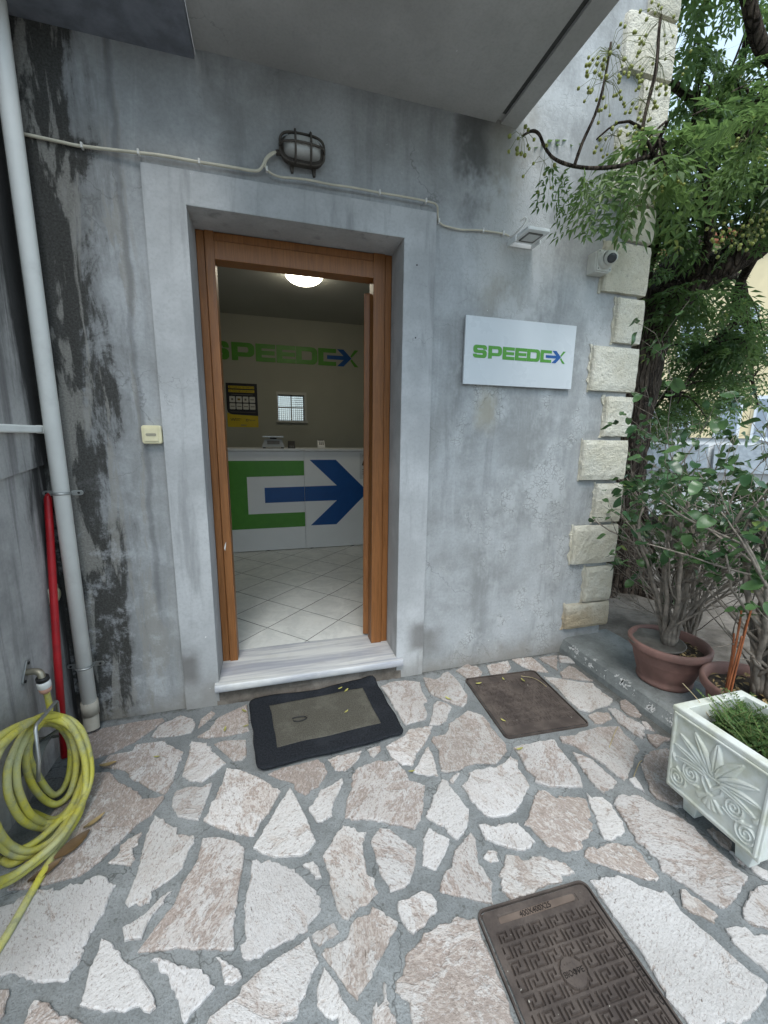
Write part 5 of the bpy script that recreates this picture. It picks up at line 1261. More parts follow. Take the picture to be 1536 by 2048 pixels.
def pot(label, cx, cy, zb, rb, rt, h, saucer, lug=True):
    root = thing('plant_pot', label, 'plant pot', (cx, cy, zb))
    b = MB(); seg = 64
    prof = [(0.0, 0.0), (rb, 0.0), (rb+0.004, 0.006), (rb+0.005, 0.022), (rb-0.001, 0.026)]
    hh = h-0.045
    prof += [(rb-0.001+(rt-0.018-rb)*(k/8)**0.85, 0.026+(hh-0.026)*k/8) for k in range(1, 9)]
    b.lathe(prof, (cx, cy, zb), seg)
    # shallow vertical flutes moulded into the wall
    vs = []
    for i, v in enumerate(b.v):
        d = Vector((v[0]-cx, v[1]-cy)); z_ = v[2]-zb
        if 0.03 < z_ < hh-0.01 and d.length > 1e-4:
            a = math.atan2(d.y, d.x); d *= 1-0.012*max(0, math.cos(a*26))**2
        vs.append((cx+d.x, cy+d.y, v[2]))
    b.v = vs; b.build('body', 'terracotta', root, smooth=True)
    MB().lathe([(rt-0.022, hh-0.002), (rt-0.004, hh), (rt, hh+0.008), (rt+0.002, h-0.010), (rt-0.003, h-0.002), (rt-0.012, h), (rt-0.019, h-0.006), (rt-0.024, h-0.03), (rt-0.034, h-0.11)], (cx, cy, zb), seg).build('rim', 'terracotta', root, smooth=True)
    nr = 10; vs = [(cx, cy, zb+h-0.055)]; fs = []
    for i in range(1, nr+1):
        for k in range(40):
            r_ = (rt-0.030)*i/nr; a = 2*math.pi*k/40; x, y = cx+r_*math.cos(a), cy+r_*math.sin(a)
            vs.append((x, y, zb+h-0.055+0.012*noise.noise(Vector((x*40, y*40, 1)))))
    fs += [(0, 1+k, 1+(k+1) % 40) for k in range(40)]
    for i in range(nr-1):
        for k in range(40): a = 1+i*40+k; b2 = 1+i*40+(k+1) % 40; fs.append((a, a+40, b2+40, b2))
    MB().add(vs, fs).build('soil_fill', 'soil', root, smooth=True)
    # litter of dead leaves on the soil
    rn = random.Random(int(cx*1000)); b = MB()
    for k in range(110):
        r_ = (rt-0.045)*math.sqrt(rn.random()); a = rn.uniform(0, 6.28)
        if saucer and math.cos(a-2.6) > 0.1: continue
        x, y = cx+r_*math.cos(a), cy+r_*math.sin(a); zz = zb+h-0.043+rn.uniform(0, 0.012)
        L_ = rn.uniform(0.02, 0.042); W_ = L_*rn.uniform(0.3, 0.5); th = rn.uniform(0, 6.28); e = Vector((math.cos(th), math.sin(th), rn.uniform(-0.4, 0.4))); s_ = Vector((-math.sin(th), math.cos(th), rn.uniform(-0.5, 0.5)))
        p = Vector((x, y, zz)); b.add([p-e*L_/2, p+s_*W_/2+Vector((0, 0, .004)), p+e*L_/2, p-s_*W_/2+Vector((0, 0, .004))], [(0, 1, 2), (0, 2, 3)])
    o = b.build('leaf_litter', 'dead_leaf', root); o['kind'] = 'stuff'
    return root
P1 = pot('larger terracotta pot nearest the wall corner, with a dark saucer inside its rim', 2.055, -0.545, 0.102, 0.128, 0.192, 0.235, True)
MB().lathe([(0.0, 0.0), (0.125, 0.0), (0.135, 0.012), (0.140, 0.013), (0.138, 0.004), (0.128, -0.006), (0.0, -0.006)], (2.005, -0.508, 0.312), 40).build('inner_saucer', 'pot_saucer', P1, smooth=True)
P2 = pot('terracotta pot half hidden behind the white planter', 2.10, -0.95, 0.102, 0.145, 0.215, 0.21, False)

def shrub(name, label, base, height, spread, nstem, seed, nleaf, lean=(0, 0), thick=0.012, zmin=0.25):
    root = thing(name, label, 'shrub', base); rn = random.Random(seed)
    tips = []; nodes = []; wood_ = MB(); stems = []
    def grow(p, d, r, L_, depth, mb):
        n_ = max(3, int(L_/0.05)); pts = [p.copy()]; rs_ = [r]
        for i in range(n_):
            d = (d+Vector((rn.gauss(0, .10), rn.gauss(0, .10), rn.gauss(0.03, .06)))).normalized()
            p = p+d*(L_/n_); pts.append(p.copy()); rs_.append(r*(1-0.45*(i+1)/n_))
            if depth >= 1: nodes.append((p.copy(), d.copy(), depth))
            if depth < 4 and rn.random() < (0.42 if depth else 0.30) and i > 0 and (L_/n_)*(n_-i) > 0.04:
                ax_ = d.orthogonal().normalized(); ax_.rotate(Matrix.Rotation(rn.uniform(0, 6.28), 3, d))
                nd_ = (d*rn.uniform(0.6, 1.0)+ax_*rn.uniform(0.45, 0.8)).normalized()
                grow(p.copy(), nd_, max(0.0011, rs_[-1]*rn.uniform(0.45, 0.62)), L_*rn.uniform(0.35, 0.6), depth+1, mb)
        mb.tube(pts, rs_, 5 if r < 0.004 else 7)
        tips.append((p.copy(), d.copy()))
    for k in range(nstem):
        a = 6.283*k/nstem+rn.uniform(-.4, .4); ro = rn.uniform(0.004, 0.03)
        d = Vector((math.cos(a)*spread*rn.uniform(.3, 1)+lean[0], math.sin(a)*spread*rn.uniform(.3, 1)+lean[1], 1)).normalized()
        mb = MB(); grow(Vector((base[0]+ro*math.cos(a), base[1]+ro*math.sin(a), base[2])), d, thick*rn.uniform(0.45, 1.0) if k else thick*1.25, height*rn.uniform(0.55, 0.8), 0, mb)
        mb.build('stem', 'twig', root, smooth=True)
    cand = [(p, d) for p, d in tips if p.z > base[2]+zmin]*4+[(p, d) for p, d, dp in nodes if p.z > base[2]+height*0.45]+[(p, d) for p, d, dp in nodes if p.z > base[2]+0.12 and rn.random() < 0.10]
    rn.shuffle(cand)
    mass = MB()
    hi_ = [q for q in cand[nleaf:]+cand if q[0].z > base[2]+height*0.42]
    for p, d in hi_[:320]:
        e = Vector((rn.gauss(0, 1), rn.gauss(0, 1), rn.uniform(-0.9, 0.35))).normalized(); up = Vector((rn.gauss(0, .45), rn.gauss(0, .45), 1)); s_ = up.cross(e).normalized(); up = e.cross(s_)
        sc_ = rn.uniform(0.65, 1.05); p = p+Vector((rn.gauss(0, .02), rn.gauss(0, .02), rn.gauss(0, .02))); me = LEAF3[2]
        mass.add([p+(e*q.co.x+s_*q.co.y+up*q.co.z)*sc_ for q in me.vertices], [tuple(f_.vertices) for f_ in me.polygons])
    o = mass.build('foliage', 'leaf_ficus_mass', root, smooth=True); o['kind'] = 'stuff'
    for p, d in cand[:nleaf]:
        me = rn.choice(LEAF3); o = bpy.data.objects.new('leaf', me); COL.objects.link(o)
        e = Vector((rn.gauss(0, 1), rn.gauss(0, 1), rn.uniform(-0.9, 0.35))).normalized()
        up = Vector((rn.gauss(0, .45), rn.gauss(0, .45), 1)); s_ = up.cross(e).normalized(); up = e.cross(s_)
        sc_ = rn.uniform(0.75, 1.2); M_ = Matrix((e, s_, up)).transposed().to_4x4() @ Matrix.Scale(sc_, 4); M_.translation = p
        o.parent = root; o.matrix_parent_inverse = base_of(root).inverted(); o.matrix_basis = M_
    return root
shrub('potted_shrub', 'tall glossy-leaved shrub with bare grey lower twigs in the larger pot', (2.06, -0.545, 0.285), 1.22, 0.18, 13, 11, 298, (0.03, 0.05), 0.015, 0.45)
shrub('potted_shrub', 'shrub with thick grey stems at the right edge, in the pot behind the planter', (2.12, -0.95, 0.26), 1.14, 0.20, 12, 29, 298, (0.0, 0.02), 0.019, 0.35)
shrub('potted_shrub', 'leafy shrub growing behind the two potted shrubs', (2.62, -0.25, 0.08), 1.3, 0.26, 13, 5, 298, (0.0, 0.05), 0.012, 0.3)

# ------------------------------------------------------------------ white planter with a palmette in relief
PLN = thing('planter', 'white square planter with a carved palmette and scrolls on its side', 'planter', (1.6, -1.24, 0))
y0, y1, x0, x1, z0, z1 = -1.404, -1.076, 1.424, 1.766, 0.094, 0.432
b = MB(); ti = 0.008   # taper inwards towards the foot
def ringp(zz, ins): 
    t_ = (z1-zz)/(z1-z0)*ti+ins
    return [(x0+t_, y0+t_, zz), (x1-t_, y0+t_, zz), (x1-t_, y1-t_, zz), (x0+t_, y1-t_, zz)]
rings = [ringp(z0, 0.010), ringp(z0, 0.0), ringp(z0+0.012, -0.001), ringp(z1-0.024, -0.001), ringp(z1-0.018, -0.004), ringp(z1-0.004, -0.004), ringp(z1, -0.001), ringp(z1, 0.030), ringp(z1-0.06, 0.032), ringp(z1-0.12, 0.04)]
vs = [p for r_ in rings for p in r_]
fs = [(4*i+k, 4*i+(k+1) % 4, 4*i+4+(k+1) % 4, 4*i+4+k) for i in range(len(rings)-1) for k in range(4)]+[(3, 2, 1, 0)]
b.add(vs, fs).build('body', 'planter', PLN, bevel=0.003)
for fx in (x0+0.055, x1-0.10):
    for fy in (y0+0.045, y1-0.10):
        MB().prism([(0.005, 0), (0.050, 0), (0.060, 0.084), (-0.004, 0.084)], (fx, fy, 0.009), YA, ZA, XA, 0, 0.05).build('foot', 'planter', PLN, bevel=0.003)
# raised border and palmette as one carved panel on the -X face
PW, PH = (y1-y0)-0.012, (z1-z0)-0.034
def spiral(cx, cy, r0, turns, a0, sg, n_=60):
    return [(cx+r0*(1-0.86*k/n_)*math.cos(a0+sg*turns*6.283*k/n_), cy+r0*(1-0.86*k/n_)*math.sin(a0+sg*turns*6.283*k/n_)) for k in range(n_+1)]
def seg_dist(X, Y, pts_):
    d = np.full_like(X, 9.0)
    for (ax_, ay), (bx, by) in zip(pts_[:-1], pts_[1:]):
        vx, vy = bx-ax_, by-ay; l2 = vx*vx+vy*vy+1e-12
        t_ = np.clip(((X-ax_)*vx+(Y-ay)*vy)/l2, 0, 1)
        d = np.minimum(d, np.hypot(X-ax_-t_*vx, Y-ay-t_*vy))
    return d
def palmette(X, Y):
    """X,Y in panel units of metres, centre origin; returns relief height"""
    Z = np.zeros_like(X); bw = 0.012
    edge = np.minimum(PW/2-np.abs(X), PH/2-np.abs(Y))
    # fanned petals
    cx, cy = 0.0, -0.012
    for ang, L_, wd, bend in ((90, .125, .020, 0), (62, .135, .017, -.2), (118, .135, .017, .2), (40, .140, .0135, -.35), (140, .140, .0135, .35), (22, .138, .011, -.45), (158, .138, .011, .45), (7, .125, .010, -.5), (173, .125, .010, .5)):
        ax_, ay = math.cos(R(ang)), math.sin(R(ang))
        u = (X-cx)*ax_+(Y-cy)*ay; v = -(X-cx)*ay+(Y-cy)*ax_
        t_ = np.clip((u-0.018)/(L_-0.018), 0, 1)
        v2 = v-bend*0.055*t_*t_
        hw = wd*np.sin(np.pi*np.clip(t_, 0, 1)**0.75*0.97+0.05)**0.9+0.002
        inside_ = (u > 0.012) & (u < L_) & (np.abs(v2) < hw)
        prof_ = np.sqrt(np.clip(1-(v2/hw)**2, 0, 1))*0.0062-0.0035*np.exp(-(v2/0.0022)**2)
        Z = np.maximum(Z, np.where(inside_, prof_+0.0008, 0))
        rim_ = inside_ & (np.abs(np.abs(v2)-hw) < 0.0016)
        Z = np.where(rim_, np.maximum(Z*0.35, 0.0), Z)
    # heart and its triangle
    tri = np.maximum(np.abs(X)-0.030*np.clip((0.014-(Y-cy+0.002))/0.05, 0, 1), np.maximum(Y-cy-0.014, -(Y-cy)-0.045))
    hr = seg_dist(X, Y, [(-0.032, cy+0.012), (0.032, cy+0.012), (0.0, cy-0.028), (-0.032, cy+0.012)])
    Z = np.maximum(Z, 0.0055*np.exp(-(hr/0.0045)**4))
    hp = seg_dist(X, Y, [(-0.034, cy+0.010), (-0.030, cy-0.022), (-0.012, cy-0.046), (0.0, cy-0.050), (0.012, cy-0.046), (0.030, cy-0.022), (0.034, cy+0.010)])
    Z = np.maximum(Z, 0.0045*np.exp(-(hp/0.0045)**4))
    # scrolls either side, upper pair and lower pair, each joined by a stem
    for s_ in (-1, 1):
        for (sx_, sy_, r0, tn, a0, sg) in ((0.068*s_, -0.040, 0.030, 2.3, R(90), -s_), (0.112*s_, -0.088, 0.033, 2.3, R(90+30*s_), s_)):
            d = seg_dist(X, Y, spiral(sx_, sy_, r0, tn, a0, sg)); Z = np.maximum(Z, 0.0052*np.exp(-(d/0.0036)**4))
        d = seg_dist(X, Y, [(0.040*s_, -0.065), (0.070*s_, -0.074), (0.098*s_, -0.066), (0.118*s_, -0.056)])
        Z = np.maximum(Z, 0.0050*np.exp(-(d/0.0042)**4))
        d = seg_dist(X, Y, [(0.126*s_, -0.034), (0.136*s_, -0.022)]); Z = np.maximum(Z, 0.0050*np.exp(-(d/0.0075)**4))
        # hanging lobes under the heart
        for ang, L_ in ((-90+20*s_, .052), (-90+48*s_, .056), (-90+2*s_, .054)):
            u = X*math.cos(R(ang))+(Y+0.055)*math.sin(R(ang)); v = -X*math.sin(R(ang))+(Y+0.055)*math.cos(R(ang)); hw = 0.0095*np.sqrt(np.clip(u/L_, 0, 1))
            inside_ = (u > 0) & (u < L_) & (np.abs(v) < hw)
            Z = np.maximum(Z, np.where(inside_, 0.0048*np.sqrt(np.clip(1-(v/(hw+1e-6))**2, 0, 1))*np.clip((L_-u)/0.006, 0, 1)**0.5, 0))
    Z = np.where(edge < bw, 0.0062, Z); Z = np.where(np.abs(edge-bw) < 0.0022, 0.0, Z)
    return Z
NXp, NYp = 170, 176
us = np.linspace(-PW/2, PW/2, NXp+1); ws = np.linspace(-PH/2, PH/2, NYp+1)
Ug, Wg = np.meshgrid(us, ws); Hg = 1.25*palmette(Ug*0.93, Wg*0.86-0.004)
eg = np.minimum(PW/2-np.abs(Ug), PH/2-np.abs(Wg)); Hg = np.where(eg < 0.010, 0.0060, np.where(eg < 0.0125, 0.0, Hg)); Hg = np.where(eg < 0.0012, -0.002, Hg)
cy_p, cz_p = (y0+y1)/2, (z0+z1)/2-0.004
v = []
for j in range(NYp+1):
    zz = cz_p+ws[j]; xf = x0+(z1-zz)/(z1-z0)*ti-0.001
    sh = 1-(z1-zz)/(z1-z0)*ti*2/(y1-y0)
    for i in range(NXp+1): v.append((xf-0.0012-float(Hg[j, i]), cy_p-us[i]*sh, zz))
f = [(j*(NXp+1)+i, j*(NXp+1)+i+1, (j+1)*(NXp+1)+i+1, (j+1)*(NXp+1)+i) for j in range(NYp) for i in range(NXp)]
me = bpy.data.meshes.new('carved_panel'); me.from_pydata(v, [], f); me.update(); link('carved_panel', me, 'planter', PLN, smooth=True)
vs = []; fs = []
for j in range(15):
    for i in range(15):
        x = x0+0.035+(x1-x0-0.07)*i/14; y = y0+0.035+(y1-y0-0.07)*j/14; vs.append((x, y, z1-0.075+0.02*noise.noise(Vector((x*20, y*20, 3)))))
for j in range(14):
    for i in range(14): a = j*15+i; fs.append((a, a+1, a+16, a+15))
MB().add(vs, fs).build('soil_fill', 'soil', PLN, smooth=True)

FN = thing('feathery_plant', 'low feathery green plant with dry stalks growing in the white planter', 'plant', (1.62, -1.22, z1-0.075))
rn = random.Random(8); b = MB(); st = MB()
for k in range(210):
    # most of the growth sits towards the kerb side of the planter
    px_ = rn.uniform(1.52, 1.74); py_ = rn.uniform(-1.36, -1.12)
    if (px_-1.52)*0.9+(py_+1.36) < 0.09: continue
    L_ = rn.uniform(0.07, 0.16); a = rn.uniform(0, 6.28); d = Vector((math.cos(a)*0.7, math.sin(a)*0.7, rn.uniform(0.35, 1.3))).normalized()
    p = Vector((px_, py_, z1-0.075)); q = [p+d*L_*t_-Vector((0, 0, 0.03*t_*t_)) for t_ in (0, .25, .5, .75, 1)]
    st.tube(q, [0.0011]*5, 4)
    s0 = d.cross(Vector((0, 0, 1))); s0 = s0.normalized() if s0.length > 1e-3 else Vector((1, 0, 0))
    for m_ in range(1, 13):
        t_ = m_/12; c_ = p+d*L_*t_-Vector((0, 0, 0.03*t_*t_)); 
        for sg in (-1, 1):
            e = (s0*sg+d*0.7+Vector((0, 0, rn.uniform(-.3, .3)))).normalized(); l_ = 0.020*(1-0.5*t_)*rn.uniform(0.8, 1.2); w_ = e.cross(Vector((0, 0, 1))).normalized()*l_*0.22
            b.add([c_, c_+e*l_*0.5+w_, c_+e*l_, c_+e*l_*0.5-w_], [(0, 1, 2), (0, 2, 3)])
o = b.build('foliage', 'leaf_fern', FN); o['kind'] = 'stuff'
o = st.build('stems', 'green_stem', FN); o['kind'] = 'stuff'
for pts_, r_, mt in (([(1.66, -1.26, 0.36), (1.655, -1.27, 0.46), (1.665, -1.30, 0.58), (1.70, -1.33, 0.66)], 0.0045, 'straw'), ([(1.655, -1.27, 0.47), (1.62, -1.25, 0.56), (1.60, -1.24, 0.62)], 0.0025, 'straw'), ([(1.70, -1.33, 0.36), (1.71, -1.34, 0.55), (1.74, -1.36, 0.70)], 0.007, 'twig'), ([(1.56, -1.12, 0.37), (1.52, -1.09, 0.44), (1.47, -1.06, 0.50)], 0.0012, 'straw')):
    MB().tube(catmull(pts_, 5), r_, 6).build('dry_stalk', mt, FN, smooth=True)
RS = thing('red_stalks', 'upright bundle of reddish dry stalks rising behind the white planter', 'stalks', (1.84, -0.98, 0.102))
rn = random.Random(2)
for k in range(6):
    dx, dy = rn.uniform(-.02, .02), rn.uniform(-.02, .02)
    MB().tube(catmull([(1.835+dx, -0.985+dy, 0.104), (1.845+dx*1.2, -0.98+dy, 0.35), (1.87+dx*1.5, -0.97+dy*1.5, 0.50+0.03*k), (1.885+dx*1.8, -0.96+dy*2, 0.58+0.03*k)], 5), 0.004, 5).build('stalk', 'red_stem', RS, smooth=True)

# ------------------------------------------------------------------ chinaberry tree behind the corner
TRE = thing('chinaberry_tree', 'big dark-barked tree with feathery leaves and yellow berries beyond the building corner', 'tree', (3.1, 0.85, 0.05))
trunk = MB()
def limb(mb, pts_, rads, seg=14, n_=6, rough=0.10):
    c_ = catmull(pts_, n_); m_ = len(c_)
    rr_ = [np.interp(i/(m_-1)*(len(rads)-1), range(len(rads)), rads) for i in range(m_)]
    k0 = len(mb.v); mb.tube(c_, [float(x) for x in rr_], seg)
    for i in range(k0, len(mb.v)):
        p = Vector(mb.v[i]); r_ = rr_[min(m_-1, (i-k0)//seg)]; ctr = c_[min(m_-1, (i-k0)//seg)]
        d = p-ctr; kf = 1+rough*noise.noise(p*7)+rough*0.6*noise.noise(p*19); mb.v[i] = tuple(ctr+d*kf)
    return c_
TB = (3.12, 0.85, -0.03)
limb(trunk, [TB, (3.07, 0.85, 0.30), (3.01, 0.84, 0.8), (2.985, 0.83, 1.3), (3.01, 0.82, 1.75), (3.06, 0.81, 2.15), (3.14, 0.80, 2.45), (3.22, 0.80, 2.60)], [0.34, 0.255, 0.215, 0.20, 0.195, 0.19, 0.18, 0.15], 22, 8, 0.13)
for a in (20, 80, 150, 215, 275, 330):
    limb(trunk, [(3.1, 0.85, 0.22), (3.1+0.24*math.cos(R(a)), 0.85+0.24*math.sin(R(a)), 0.10), (3.1+0.46*math.cos(R(a+8)), 0.85+0.46*math.sin(R(a+8)), 0.02)], [0.10, 0.09, 0.04], 10, 5, 0.15)
trunk.build('trunk', 'bark', TRE, smooth=True)
lm = MB(); LIMBS = []
def L(pts_, rads, seg=12): LIMBS.append(limb(lm, pts_, rads, seg))
L([(3.14, 0.80, 2.45), (3.31, 0.80, 2.57), (3.45, 0.70, 2.72), (3.62, 0.60, 2.84), (3.86, 0.50, 3.01), (4.16, 0.40, 3.32), (4.5, 0.2, 3.8)], [0.15, 0.135, 0.125, 0.115, 0.10, 0.08, 0.05], 16)
L([(3.10, 0.80, 2.40), (3.126, 0.8, 2.553), (3.30, 0.9, 2.84), (3.60, 1.0, 3.07), (3.88, 1.1, 3.27), (4.06, 1.2, 3.63), (4.03, 1.2, 4.03)], [0.09, 0.08, 0.07, 0.06, 0.05, 0.04, 0.03])
L([(3.00, 0.80, 2.30), (2.95, 0.75, 2.75), (2.93, 0.65, 3.1), (3.05, 0.6, 3.5), (3.12, 0.6, 3.75), (2.90, 0.6, 3.86), (2.74, 0.6, 3.87)], [0.07, 0.05, 0.045, 0.04, 0.034, 0.03, 0.022])
L([(3.05, 0.6, 3.5), (2.95, 0.4, 3.4), (2.985, 0.0, 3.51), (2.79, 0.0, 3.64), (2.66, 0.0, 3.80), (2.60, 0.0, 3.94), (2.5, -0.1, 4.3)], [0.05, 0.045, 0.042, 0.038, 0.034, 0.03, 0.02])
L([(3.3, 0.80, 2.56), (3.1, 0.4, 2.75), (2.75, 0.15, 2.9), (2.467, 0.0, 2.981), (2.049, -0.15, 2.855), (1.87, -0.2, 2.802), (1.707, -0.25, 2.714), (1.538, -0.28, 2.656), (1.385, -0.3, 2.626), (1.262, -0.32, 2.623), (1.201, -0.33, 2.651), (1.159, -0.34, 2.688), (1.116, -0.35, 2.685), (1.068, -0.36, 2.652)], [0.045, 0.034, 0.024, 0.018, 0.012, 0.010, 0.009, 0.0085, 0.008, 0.0075, 0.007, 0.0065, 0.006, 0.004], 8)
L([(1.382, -0.3, 2.63), (1.414, -0.3, 2.726), (1.467, -0.3, 2.844), (1.495, -0.3, 2.946), (1.509, -0.3, 3.043), (1.516, -0.3, 3.129)], [0.008, 0.007, 0.0065, 0.006, 0.0055, 0.005], 7)
L([(1.87, -0.2, 2.80), (1.836, -0.2, 2.916), (1.858, -0.2, 3.068), (1.874, -0.2, 3.155), (1.876, -0.2, 3.237), (1.868, -0.2, 3.336), (1.87, -0.2, 3.396)], [0.011, 0.009, 0.0085, 0.008, 0.0075, 0.007, 0.006], 7)
L([(3.45, 0.75, 2.70), (4.0, 1.0, 2.9), (4.59, 1.2, 2.99), (4.78, 1.2, 2.64), (4.89, 1.2, 2.35), (5.0, 1.2, 2.05), (5.14, 1.2, 1.8)], [0.05, 0.045, 0.04, 0.03, 0.025, 0.018, 0.01], 8)
L([(3.86, 0.55, 2.98), (4.3, 1.0, 2.8), (4.61, 1.2, 2.62), (4.33, 1.2, 2.36), (4.18, 1.2, 2.11), (3.90, 1.2, 1.81)], [0.04, 0.035, 0.03, 0.024, 0.018, 0.01], 8)
L([(3.62, 0.6, 2.84), (3.4, 0.1, 3.1), (3.0, -0.35, 3.05), (2.6, -0.6, 2.95), (2.25, -0.7, 2.8)], [0.05, 0.04, 0.03, 0.02, 0.012], 8)
L([(4.03, 1.2, 4.0), (3.7, 0.8, 4.4), (3.2, 0.4, 4.5), (2.7, 0.2, 4.4)], [0.03, 0.026, 0.02, 0.012], 8)
L([(4.16, 0.4, 3.32), (3.8, -0.2, 3.6), (3.3, -0.6, 3.6), (2.8, -0.9, 3.4)], [0.05, 0.04, 0.03, 0.015], 8)
lm.build('limbs', 'bark', TRE, smooth=True)

def compound(L_, npair, nl, ll, seed):
    """bipinnate leaf along +X with drooping stalk: arrays of leaflet quads (two triangles each)"""
    rn_ = random.Random(seed); V = []; F = []
    def leaflet(p, e, up, l_):
        s_ = up.cross(e).normalized(); w_ = l_*0.19; k = len(V)
        V.extend([p, p+e*l_*0.42+s_*w_+up*w_*0.35, p+e*l_-up*l_*0.12, p+e*l_*0.42-s_*w_+up*w_*0.35]); F.extend([(k, k+1, k+2), (k, k+2, k+3)])
    def at(t_): return Vector((L_*t_, 0, -0.35*L_*t_*t_))
    for i in range(npair):
        t_ = 0.28+0.66*i/(npair-1); p = at(t_); T = (at(t_+.02)-p).normalized()
        for sg in (-1, 1):
            pl_ = L_*0.40*math.sin(math.pi*(0.25+0.70*(1-i/npair)))*rn_.uniform(0.85, 1.1)
            d = (T*0.62+Vector((0, sg, -0.12))).normalized()
            for j in range(nl):
                u = (j+0.6)/nl; q = p+d*pl_*u-Vector((0, 0, 0.10*pl_*u*u)); side = Vector((0, 0, 1)).cross(d).normalized()
                for s2 in (-1, 1):
                    e = (d*0.75+side*s2*0.9+Vector((0, 0, rn_.uniform(-.35, .05)))).normalized(); leaflet(q, e, Vector((0, 0, 1)), ll*rn_.uniform(.8, 1.15))
            leaflet(p+d*pl_, d, Vector((0, 0, 1)), ll*1.1)
    leaflet(at(1.0), (at(1)-at(.95)).normalized(), Vector((0, 0, 1)), ll*1.2)
    k = len(V); V.extend([at(0)+Vector((0, .0012, 0)), at(0)-Vector((0, .0012, 0)), at(.5)+Vector((0, .001, 0)), at(.5)-Vector((0, .001, 0)), at(1)+Vector((0, .0006, 0)), at(1)-Vector((0, .0006, 0))])
    F.extend([(k, k+1, k+3), (k, k+3, k+2), (k+2, k+3, k+5), (k+2, k+5, k+4)])
    return np.array([tuple(q) for q in V]), np.array(F)
TPL = [compound(0.30, 5, 2, 0.056, 1), compound(0.26, 4, 2, 0.060, 2), compound(0.34, 6, 3, 0.050, 3), compound(0.24, 4, 2, 0.066, 4), compound(0.30, 6, 1, 0.075, 5)]
AV = []; AF = []; cnt = 0
def put_leaf(p, e, rn_, sc_=1.0):
    global cnt
    tv, tf = TPL[rn_.randrange(5)]
    e = Vector(e).normalized(); up = Vector((rn_.gauss(0, .3), rn_.gauss(0, .3), 1)); s_ = up.cross(e)
    s_ = s_.normalized() if s_.length > 1e-4 else Vector((0, 1, 0)); up = e.cross(s_)
    M_ = np.array([tuple(e), tuple(s_), tuple(up)])
    AV.append((tv*sc_) @ M_+np.array(tuple(p))); AF.append(tf+cnt); cnt += len(tv)
rn = random.Random(31); tw = MB(); TW = []
def twigs(anchor, center, rad, n_, per, sc_=1.0, droop=0.3):
    a = Vector(anchor); c_ = Vector(center)
    for k in range(n_):
        e = c_+Vector((rn.gauss(0, .5)*rad[0], rn.gauss(0, .5)*rad[1], rn.gauss(0, .5)*rad[2]))
        mid = a.lerp(e, 0.55)+Vector((rn.gauss(0, .06), rn.gauss(0, .06), 0.10))
        path = catmull([a+Vector((rn.gauss(0, .03), rn.gauss(0, .03), rn.gauss(0, .03))), mid, e], 5)
        tw.tube(path, [0.011-0.008*i/(len(path)-1) for i in range(len(path))], 5)
        for j in range(per):
            t_ = rn.uniform(0.35, 1.0) if j else 1.0; p = path[min(len(path)-1, int(t_*(len(path)-1)))]
            th = rn.uniform(0, 6.28); d = Vector((math.cos(th), math.sin(th), rn.uniform(-0.9, 0.25))); put_leaf(p, d, rn, sc_*rn.uniform(0.8, 1.15))
        TW.append(path)
BLOB = [((3.05, 0.6, 3.5), (3.05, 0.55, 4.05), (.6, .5, .45), 6, 5), ((2.985, 0.0, 3.51), (3.12, 0.2, 3.55), (.6, .5, .4), 6, 5), ((3.86, .5, 3.01), (3.35, 0.2, 3.75), (.6, .5, .45), 7, 5),
        ((3.05, 0.6, 3.4), (3.19, 0.6, 3.37), (.5, .4, .3), 7, 4), ((3.6, .6, 2.84), (3.2, 0.15, 3.14), (.5, .4, .16), 7, 4), ((2.95, .7, 2.9), (2.88, 0.45, 3.02), (.3, .3, .22), 7, 5),
        ((2.25, -0.05, 2.92), (2.05, -0.10, 2.84), (.26, .2, .14), 4, 3), ((1.95, -0.18, 2.82), (1.88, -0.18, 2.74), (.22, .15, .08), 4, 2),
        ((2.6, -0.6, 2.95), (2.25, -0.55, 2.80), (.26, .25, .08), 6, 3), ((2.6, -.1, 3.0), (2.45, -0.2, 2.98), (.36, .2, .16), 4, 3),
        ((4.78, 1.2, 2.64), (4.85, 1.25, 2.35), (.4, .5, .3), 10, 5), ((4.33, 1.2, 2.36), (4.55, 1.5, 2.12), (.4, .5, .25), 9, 5), ((3.9, 1.2, 1.85), (4.25, 1.5, 1.90), (.35, .5, .18), 7, 4), ((5.0, 1.2, 2.05), (5.15, 1.5, 1.86), (.4, .5, .16), 6, 4),
        ((3.3, .8, 2.57), (3.05, 0.45, 2.42), (.2, .2, .15), 5, 4), ((3.9, 1.2, 1.85), (3.95, 1.15, 1.68), (.4, .4, .14), 7, 4), ((4.33, 1.2, 2.36), (4.35, 1.1, 2.10), (.5, .4, .3), 6, 4), ((4.59, 1.2, 2.9), (4.4, 1.1, 2.6), (.5, .4, .3), 6, 4), ((3.5, 0.9, 3.0), (3.9, 1.5, 2.75), (.5, .5, .3), 10, 6), ((2.5, -0.1, 4.2), (2.5, 0.1, 4.0), (.5, .4, .35), 6, 5), ((2.7, .2, 4.4), (2.8, .3, 4.6), (.6, .5, .35), 7, 5),
        ((3.3, -.6, 3.6), (3.1, -.6, 3.5), (.5, .4, .35), 5, 4), ((4.5, .2, 3.8), (4.4, .2, 3.8), (.7, .6, .5), 9, 6), ((4.03, 1.2, 4.0), (4.1, 1.2, 4.2), (.7, .7, .5), 7, 6), ((2.8, -.9, 3.4), (2.9, -.9, 3.3), (.5, .4, .3), 6, 5), ((4.2, 1.2, 3.0), (4.8, 1.8, 3.2), (.7, .7, .5), 8, 6)]
for bb in BLOB: twigs(*bb)
